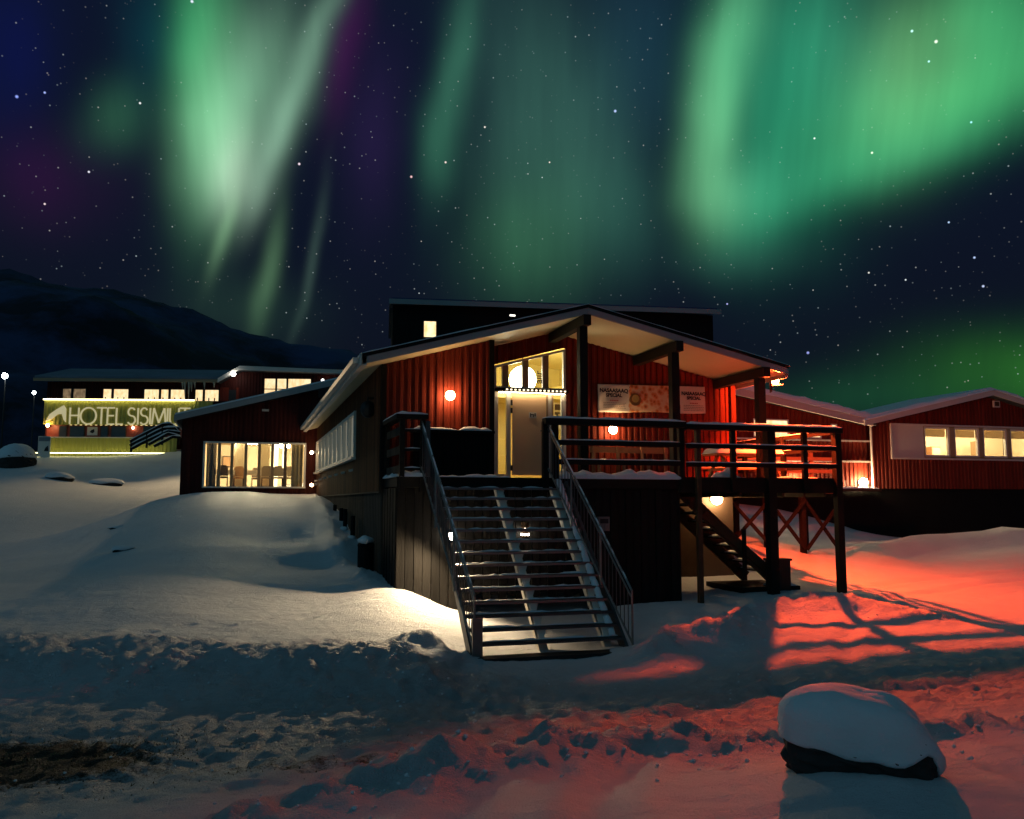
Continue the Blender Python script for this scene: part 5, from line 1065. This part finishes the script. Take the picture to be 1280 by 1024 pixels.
for ch, a, b in (('H', 93, 103.5), ('O', 106, 125), ('T', 125.5, 137.5), ('E', 139, 147.5), ('L', 150, 158), ('S', 163.5, 173.5), ('I', 175.5, 177.5), ('S', 179, 189), ('I', 190.5, 192.5), ('M', 194, 211), ('I', 212, 214), ('U', 216, 227), ('T', 228, 241)): letter(ch, a, b)
m = MB(); pts = [(64, 528), (68, 519), (76, 513), (85, 507.5), (88, 512), (88.3, 529), (85.5, 526), (83, 518.5), (78, 519), (71, 525)]
m.prism([(U(a), -.44, Zp(b)) for a, b in pts], (0, -.06, 0)); m.build('mountain_mark', LET, sg, local=True)
# pictures and cupboards seen through the windows of the gabled house
for xx, z0, z1, w_, c_, lb in ((28.1, 4.3, 5.3, .30, WHITE, 'tall white cupboard behind the first lit pane of the gabled house'), (30.0, 4.2, 4.9, .5, PINE, 'wooden cupboard between the second and third lit panes of the gabled house'), (32.6, 4.4, 5.2, .4, TANF, 'tan shelf unit behind the fourth lit pane of the gabled house')):
    o = root('cupboard', (xx, 33, 3.6), lb, 'cupboard'); m = MB(); m.box(xx, xx + w_, 32.9, 33.3, 3.6, z1); m.build('carcass', c_, o); m = MB(); m.box(xx + .03, xx + w_ - .03, 32.88, 32.899, 3.7, z1 - .05); m.build('cupboard_door', CREAM, o)
# lamps at the hotel
def hl(u, v, z): return tuple(ht.matrix_basis @ Vector((u, v, z)))
o = root('hotel_corner_lamp', hl(U(67), -.4, Zp(534)), 'bright lamp at the left end of the lower hotel wall under the lime band', 'lamp'); p = hl(U(67), -.55, Zp(533)); m = MB(); m.ball(p, .11, 12, 8); m.build('globe', GLOBE, o); p2 = hl(U(67), -.1, Zp(533)); m = MB(); m.tube([p, p2], .04, 6); m.build('arm', DARKM, o)
o = root('hotel_door_lamp', hl(U(169), -.2, Zp(534)), 'small reddish lamp on the lower hotel wall beside the outdoor stairs', 'lamp'); p = hl(U(169), -.15, Zp(535)); m = MB(); m.ball(p, .07, 12, 8, 1.6); m.build('globe', GLOBE2, o); m = MB(); m.tube([p, hl(U(169), .0, Zp(533))], .03, 6); m.build('arm', DARKM, o)
o = root('gable_flood_lamp', hl(U(296), -1.0, Zp(468)), 'bright flood lamp under the roof peak at the end of the hotel', 'lamp'); p = hl(U(296), -1.05, Zp(468)); m = MB(); m.ball(p, .16, 14, 8); m.build('bulb', emis('cool_flood_glow', (1, .98, .9), 20), o); m = MB(); m.tube([p, hl(U(300), -.8, Zp(463))], .06, 8); m.build('bracket', DARKM, o)
ld = bpy.data.lights.new('hotel_flood_light', 'SPOT'); ld.energy = 6500; ld.color = (1, .70, .36); ld.spot_size = R(54); ld.spot_blend = .7; ld.shadow_soft_size = .3
lo = bpy.data.objects.new('hotel_flood_light', ld); C.objects.link(lo); lo.parent = o
q = hl(U(296), -1.5, Zp(469)); lo.location = Vector(q) - Vector(o.matrix_basis.translation)
tgt = Vector((-4.6, 44, 2.4)); dv = (tgt - Vector(q)).normalized(); lo.rotation_euler = (o.matrix_basis.to_3x3().inverted() @ dv).to_track_quat('-Z', 'Y').to_euler() if False else dv.to_track_quat('-Z', 'Y').to_euler()
o = root('end_wall_spotlight', hl(U(407), -.7, Zp(474)), 'pair of small white spotlights on the hotel end wall beside the large window', 'lamp'); m = MB(); m.ball(hl(U(407), -.7, Zp(474)), .11, 10, 8); m.build('bulb', emis('cool_spot_glow', (1, .98, .92), 5), o); m = MB(); m.prism([hl(U(411), -.7, Zp(475)), hl(U(420), -.7, Zp(472)), hl(U(420), -.7, Zp(474))], (0, -.05, 0)); m.build('bulb', bpy.data.materials['cool_spot_glow'], o)
# information board beside the hotel
o = root('information_board', (-13.5, 68.5, 5.6), 'white information board with a small dark mark at the left corner of the hotel', 'sign')
m = MB(); m.prism([(-13.9, 68.4, 5.55), (-13.1, 68.3, 5.35), (-13.1, 68.3, 6.95), (-13.9, 68.4, 6.95)], (0, .06, 0)); m.build('board', mat('board_white', (.7, .68, .62), .5, .05), o)
m = MB(); m.prism([(-13.86, 68.385, 6.6), (-13.14, 68.285, 6.6), (-13.14, 68.285, 6.88), (-13.86, 68.385, 6.88)], (0, -.01, 0)); m.build('board_header', mat('board_grey', (.2, .22, .24), .5, .1), o)
m = MB(); m.prism([(-13.5, 68.32, 5.9), (-13.2, 68.28, 5.9), (-13.25, 68.28, 6.3), (-13.4, 68.30, 6.15)], (0, -.012, 0)); m.build('board_mark', DARKM, o)
m = MB(); m.box(-13.7, -13.62, 68.47, 68.53, 4.5, 6); m.box(-13.3, -13.22, 68.47, 68.53, 4.5, 6); m.build('post', DARKM, o)
# outdoor stairs in front of the hotel
hsr = root('hotel_staircase', (-6.5, 62, 5), 'outdoor staircase with snow lined rails climbing to the hotel', 'staircase', rz=-13.2)
hinv = hsr.matrix_basis.inverted()
def sp3(px, py):   # a point of the stair front given by its place along the hotel wall
    v = Vector((U(px), -7.0, Zp(py))); v = ht.matrix_basis @ v
    return v
c0 = Vector((0, 0, 2.4)); k_ = .90
def near(px, py, dd=0): v = ht.matrix_basis @ Vector((U(px), 0, Zp(py))); return c0 + (v - c0) * (k_ - dd)
for pts, dd in ((((165, 552), (204, 531), (216, 530), (226, 541)), 0), (((165, 557), (205, 536), (226, 535)), 0), (((166, 562), (186, 551), (212, 539), (227, 541)), 0), (((188, 556), (212, 542), (227, 546)), .01), (((195, 558), (218, 546), (228, 547)), .01)):
    P3 = [near(a, b, dd) for a, b in pts]; m = MB()
    for a, b in zip(P3, P3[1:]): m.beam(a, b, .06, .17)
    q = m.build('rail_board', TIMBER, hsr); s = MB()
    for a, b in zip(P3, P3[1:]): s.snowbar(a + Vector((0, 0, .085)), b + Vector((0, 0, .085)), .12, .09, .3, .6)
    s.build('rail_snow', SNOW, q)
for a, b, c in ((167, 551, 566), (186, 541, 560), (205, 531, 556), (225, 541, 556)): m = MB(); m.beam(near(a, b), near(a, c), .12, .12); m.build('post', TIMBER, hsr)

# ---------------------------------------------------------------- street lamps far left


SL = [((-21.9, 92.6, 14.1), .26, 'tall cold white street lamp, topmost and brightest of the lights left of the hotel'), ((-25.0, 119.5, 15.6), .19, 'cold white street lamp, second from the top in the line left of the hotel'), ((-26.9, 140.8, 16.3), .20, 'street lamp with a cold white light, third down in the line left of the hotel'), ((-28.7, 156.8, 15.8), .21, 'street lamp with a cold white light almost touching the hotel corner'), ((-29.3, 113, 10.4), .19, 'street lamp with a cold white light low at the left edge above the snowy boulder')]
for (x, y, z), r, lb in SL:
    o = root('street_lamp', (x, y, 4), lb, 'street lamp', 'cold street lamps on the hillside road'); m = MB(); m.tube([(x, y, 2), (x, y, z - .1)], [.10, .05], 8); m.tube([(x, y, z - .1), (x + .1, y - .6, z + .15)], .04, 6); m.build('pole', DARKM, o)
    m = MB(); m.ball((x + .1, y - .7, z), r, 12, 8); m.build('lamp_head', STREETW, o)

# ---------------------------------------------------------------- boulders
def rock_fn(sd, amp=.18, fr=2.2):
    r = random.Random(sd); ws_ = [(Vector((r.gauss(0, 1), r.gauss(0, 1), r.gauss(0, 1))) * fr, r.uniform(0, 6), r.uniform(.4, 1)) for _ in range(9)]
    return lambda d: 1 + amp * sum(w * math.sin(k.dot(d) + p) for k, p, w in ws_) / 3
def boulder(name, c, R3, rz, sd, label, snow_z, m_=ROCK, cat='boulder', capm=1.06, amp=.12, lip=.03, bumps=(), pw=2.0):
    # R3 half sizes; the snow cap is the upper shell of the same rounded form, swollen outward
    o = root(name, c, label, cat, rz=rz); fn0 = rock_fn(sd, amp)
    bb_ = [(Vector(v).normalized(), a, k) for v, a, k in bumps]; fn = lambda d: (fn0(d) + sum(a * max(0, v.dot(d)) ** k for v, a, k in bb_)) * ((abs(d.x) ** pw + abs(d.y) ** pw + abs(d.z) ** pw) ** (-1 / pw) * (.93 if pw > 2.5 else 1))
    m = MB(); vs = []; fs = []; n, k = 56, 34
    for j in range(k + 1):
        th = math.pi * j / k
        for i in range(n):
            ph = 6.2832 * i / n; d = Vector((math.sin(th) * math.cos(ph), math.sin(th) * math.sin(ph), math.cos(th))); f = fn(d)
            f *= 1 + .045 * vn1(d * 6 + Vector((sd, 0, 0))) + .025 * vn1(d * 17)
            vs.append((d.x * R3[0] * f, d.y * R3[1] * f, d.z * R3[2] * f))
    for j in range(k):
        for i in range(n): fs.append((j * n + i, (j + 1) * n + i, (j + 1) * n + (i + 1) % n, j * n + (i + 1) % n))
    m.add(vs, fs); rk = m.build('rock', m_, o, local=True)
    m = MB(); vs = []; fs = []; k2 = 26
    for j in range(k2 + 3):
        for i in range(n):
            ph = 6.2832 * i / n
            thm = math.acos(max(-.9, min(.9, snow_z(ph))))
            t = min(j, k2) / k2; th = thm * t; d = Vector((math.sin(th) * math.cos(ph), math.sin(th) * math.sin(ph), math.cos(th))); f = fn(d)
            g = capm + lip * (1 - t * t) ; g += lip * .9 * math.sin(math.pi * min(1, t * 1.0)) 
            if j > k2: g = .97; 
            if j == k2 + 1: g = (capm + .97) / 2; 
            g += .010 * vn1(d * 5 + Vector((3, sd, 0))) + .006 * vn1(d * 13) + (.012 * vn1(d * 31) if j > k2 * .8 else 0)
            zz = d.z * R3[2] * f * g
            if j == k2 + 1: zz -= .012
            vs.append((d.x * R3[0] * f * g, d.y * R3[1] * f * g, zz))
    for j in range(k2 + 2):
        for i in range(n): fs.append((j * n + i, (j + 1) * n + i, (j + 1) * n + (i + 1) % n, j * n + (i + 1) % n))
    m.add(vs, fs); m.build('snow_cap', SNOW, o, smooth=True, local=True); return o
def vn1(v): return math.sin(v.x * 1.7 + 2 * math.sin(v.y * 1.3)) * math.sin(v.y * 2.1 + v.z * 1.9) + .5 * math.sin(v.z * 5.1 + v.x * 3.3)
bz = gh(*BOULD)
boulder('snowy_boulder', (BOULD[0] - .03, BOULD[1], .76), (.47, .34, .31), -30, 5, 'big dark boulder under a thick smooth snow cap in the near foreground at right',
        lambda ph: -.26 - .28 * math.cos(ph) + .42 * math.exp(-((ph - 5.55) / .22) ** 2) + .04 * math.sin(5 * ph + 1) + .025 * math.sin(11 * ph), amp=.05, capm=1.05, lip=.03, pw=3.2,
        bumps=(((-.75, -.2, .65), .15, 5), ((.35, 0, .9), .14, 18), ((.85, -.1, .55), -.24, 2.5), ((.9, -.3, -.35), .14, 4), ((-.05, -.2, .98), -.09, 22), ((-.9, -.25, -.25), .22, 4)))
boulder('hillside_boulder', (-14.1, 63.5, gh(-14.1, 63.5) + .30), (1.12, .95, 1.1), 10, 9, 'rounded boulder half capped with snow at the left edge beside the hotel', lambda ph: .15 + .12 * math.cos(ph + 1.0), amp=.08, capm=1.04)
for i, (x, y, s_, lb) in enumerate(((-9.6, 52.5, .75, 'flat snowy rock slab low in front of the hotel plinth'), (-7.6, 55, .9, 'snowy rock right of the flat slab in front of the hotel'), (-3.5, 28.2, .22, 'small rock poking from the snow on the slope edge left of the wing'), (-2.75, 23.2, .30, 'low snow covered rock on the near left edge of the slope'))):
    boulder('snowy_rock', (x, y, gh(x, y) - .02), (s_, s_ * .6, s_ * .38), 15 * i, 20 + i, lb, lambda ph: .22 + .18 * math.cos(ph + 1.5) + .1 * math.sin(4 * ph), cat='rock', amp=.2, capm=1.10)
# withered grass on the bare patch at the lower left
m = MB(); r_ = random.Random(5)
for i in range(3600):
    x = r_.gauss(-1.9, 1.15); y = r_.gauss(9.45, .45)
    if r_.random() > .9: x = r_.uniform(-3, 3.5); y = 8.2 + r_.gauss(0, .25)
    z = gh(x, y) if i < 0 else None
    m.v.append((x, y, 0)); 
pts = np.array(m.v); zz = gz(pts[:, 0], pts[:, 1]); m = MB()
for (x, y, _), z in zip(pts, zz):
    a = r_.uniform(0, 6.28); h = r_.uniform(.008, .035); w = r_.uniform(.004, .010); dx, dy = math.cos(a), math.sin(a); ln = r_.uniform(.0, .05)
    b = Vector((x, y, z - .01)); sd = Vector((-dy, dx, 0)) * w
    m.add([b - sd, b + sd, b + Vector((dx * ln, dy * ln, h))], [(0, 1, 2)])
g_ = m.build('withered_grass', mat('withered_grass', (.05, .055, .02), .8, .5, 3., col2=(.16, .12, .05))); tag(g_, 'withered grass tufts showing through the snow at lower left', 'grass', kind='stuff')
# snow clods broken off the plowed banks
r_ = random.Random(9); CL = []
for pts_, hs_, wf_, wb_ in BANKS[:5]:
    for (a, b) in zip(pts_, pts_[1:]):
        for _ in range(int(16 * min(4, math.hypot(b[0] - a[0], b[1] - a[1])))):
            t = r_.random(); CL.append((a[0] + (b[0] - a[0]) * t + r_.gauss(0, .30), a[1] + (b[1] - a[1]) * t - abs(r_.gauss(0, .45)), r_.uniform(.006, .022) * (1 + (a[1] > 16))))
for _ in range(350): CL.append((r_.uniform(-3, 12), r_.gauss(9.6, 1.6), r_.uniform(.005, .018)))
CLa = np.array(CL); zz = gz(CLa[:, 0], CLa[:, 1]); m = MB()
for (x, y, s_), z in zip(CL, zz): m.ball((x, y, z + s_ * .3), s_, 6, 4, r_.uniform(.5, .9), rock_fn(r_.randint(0, 99), .25, 2))
o = m.build('snow_clods', SNOW); tag(o, 'loose snow clods scattered along the plowed banks', 'snow', kind='stuff')
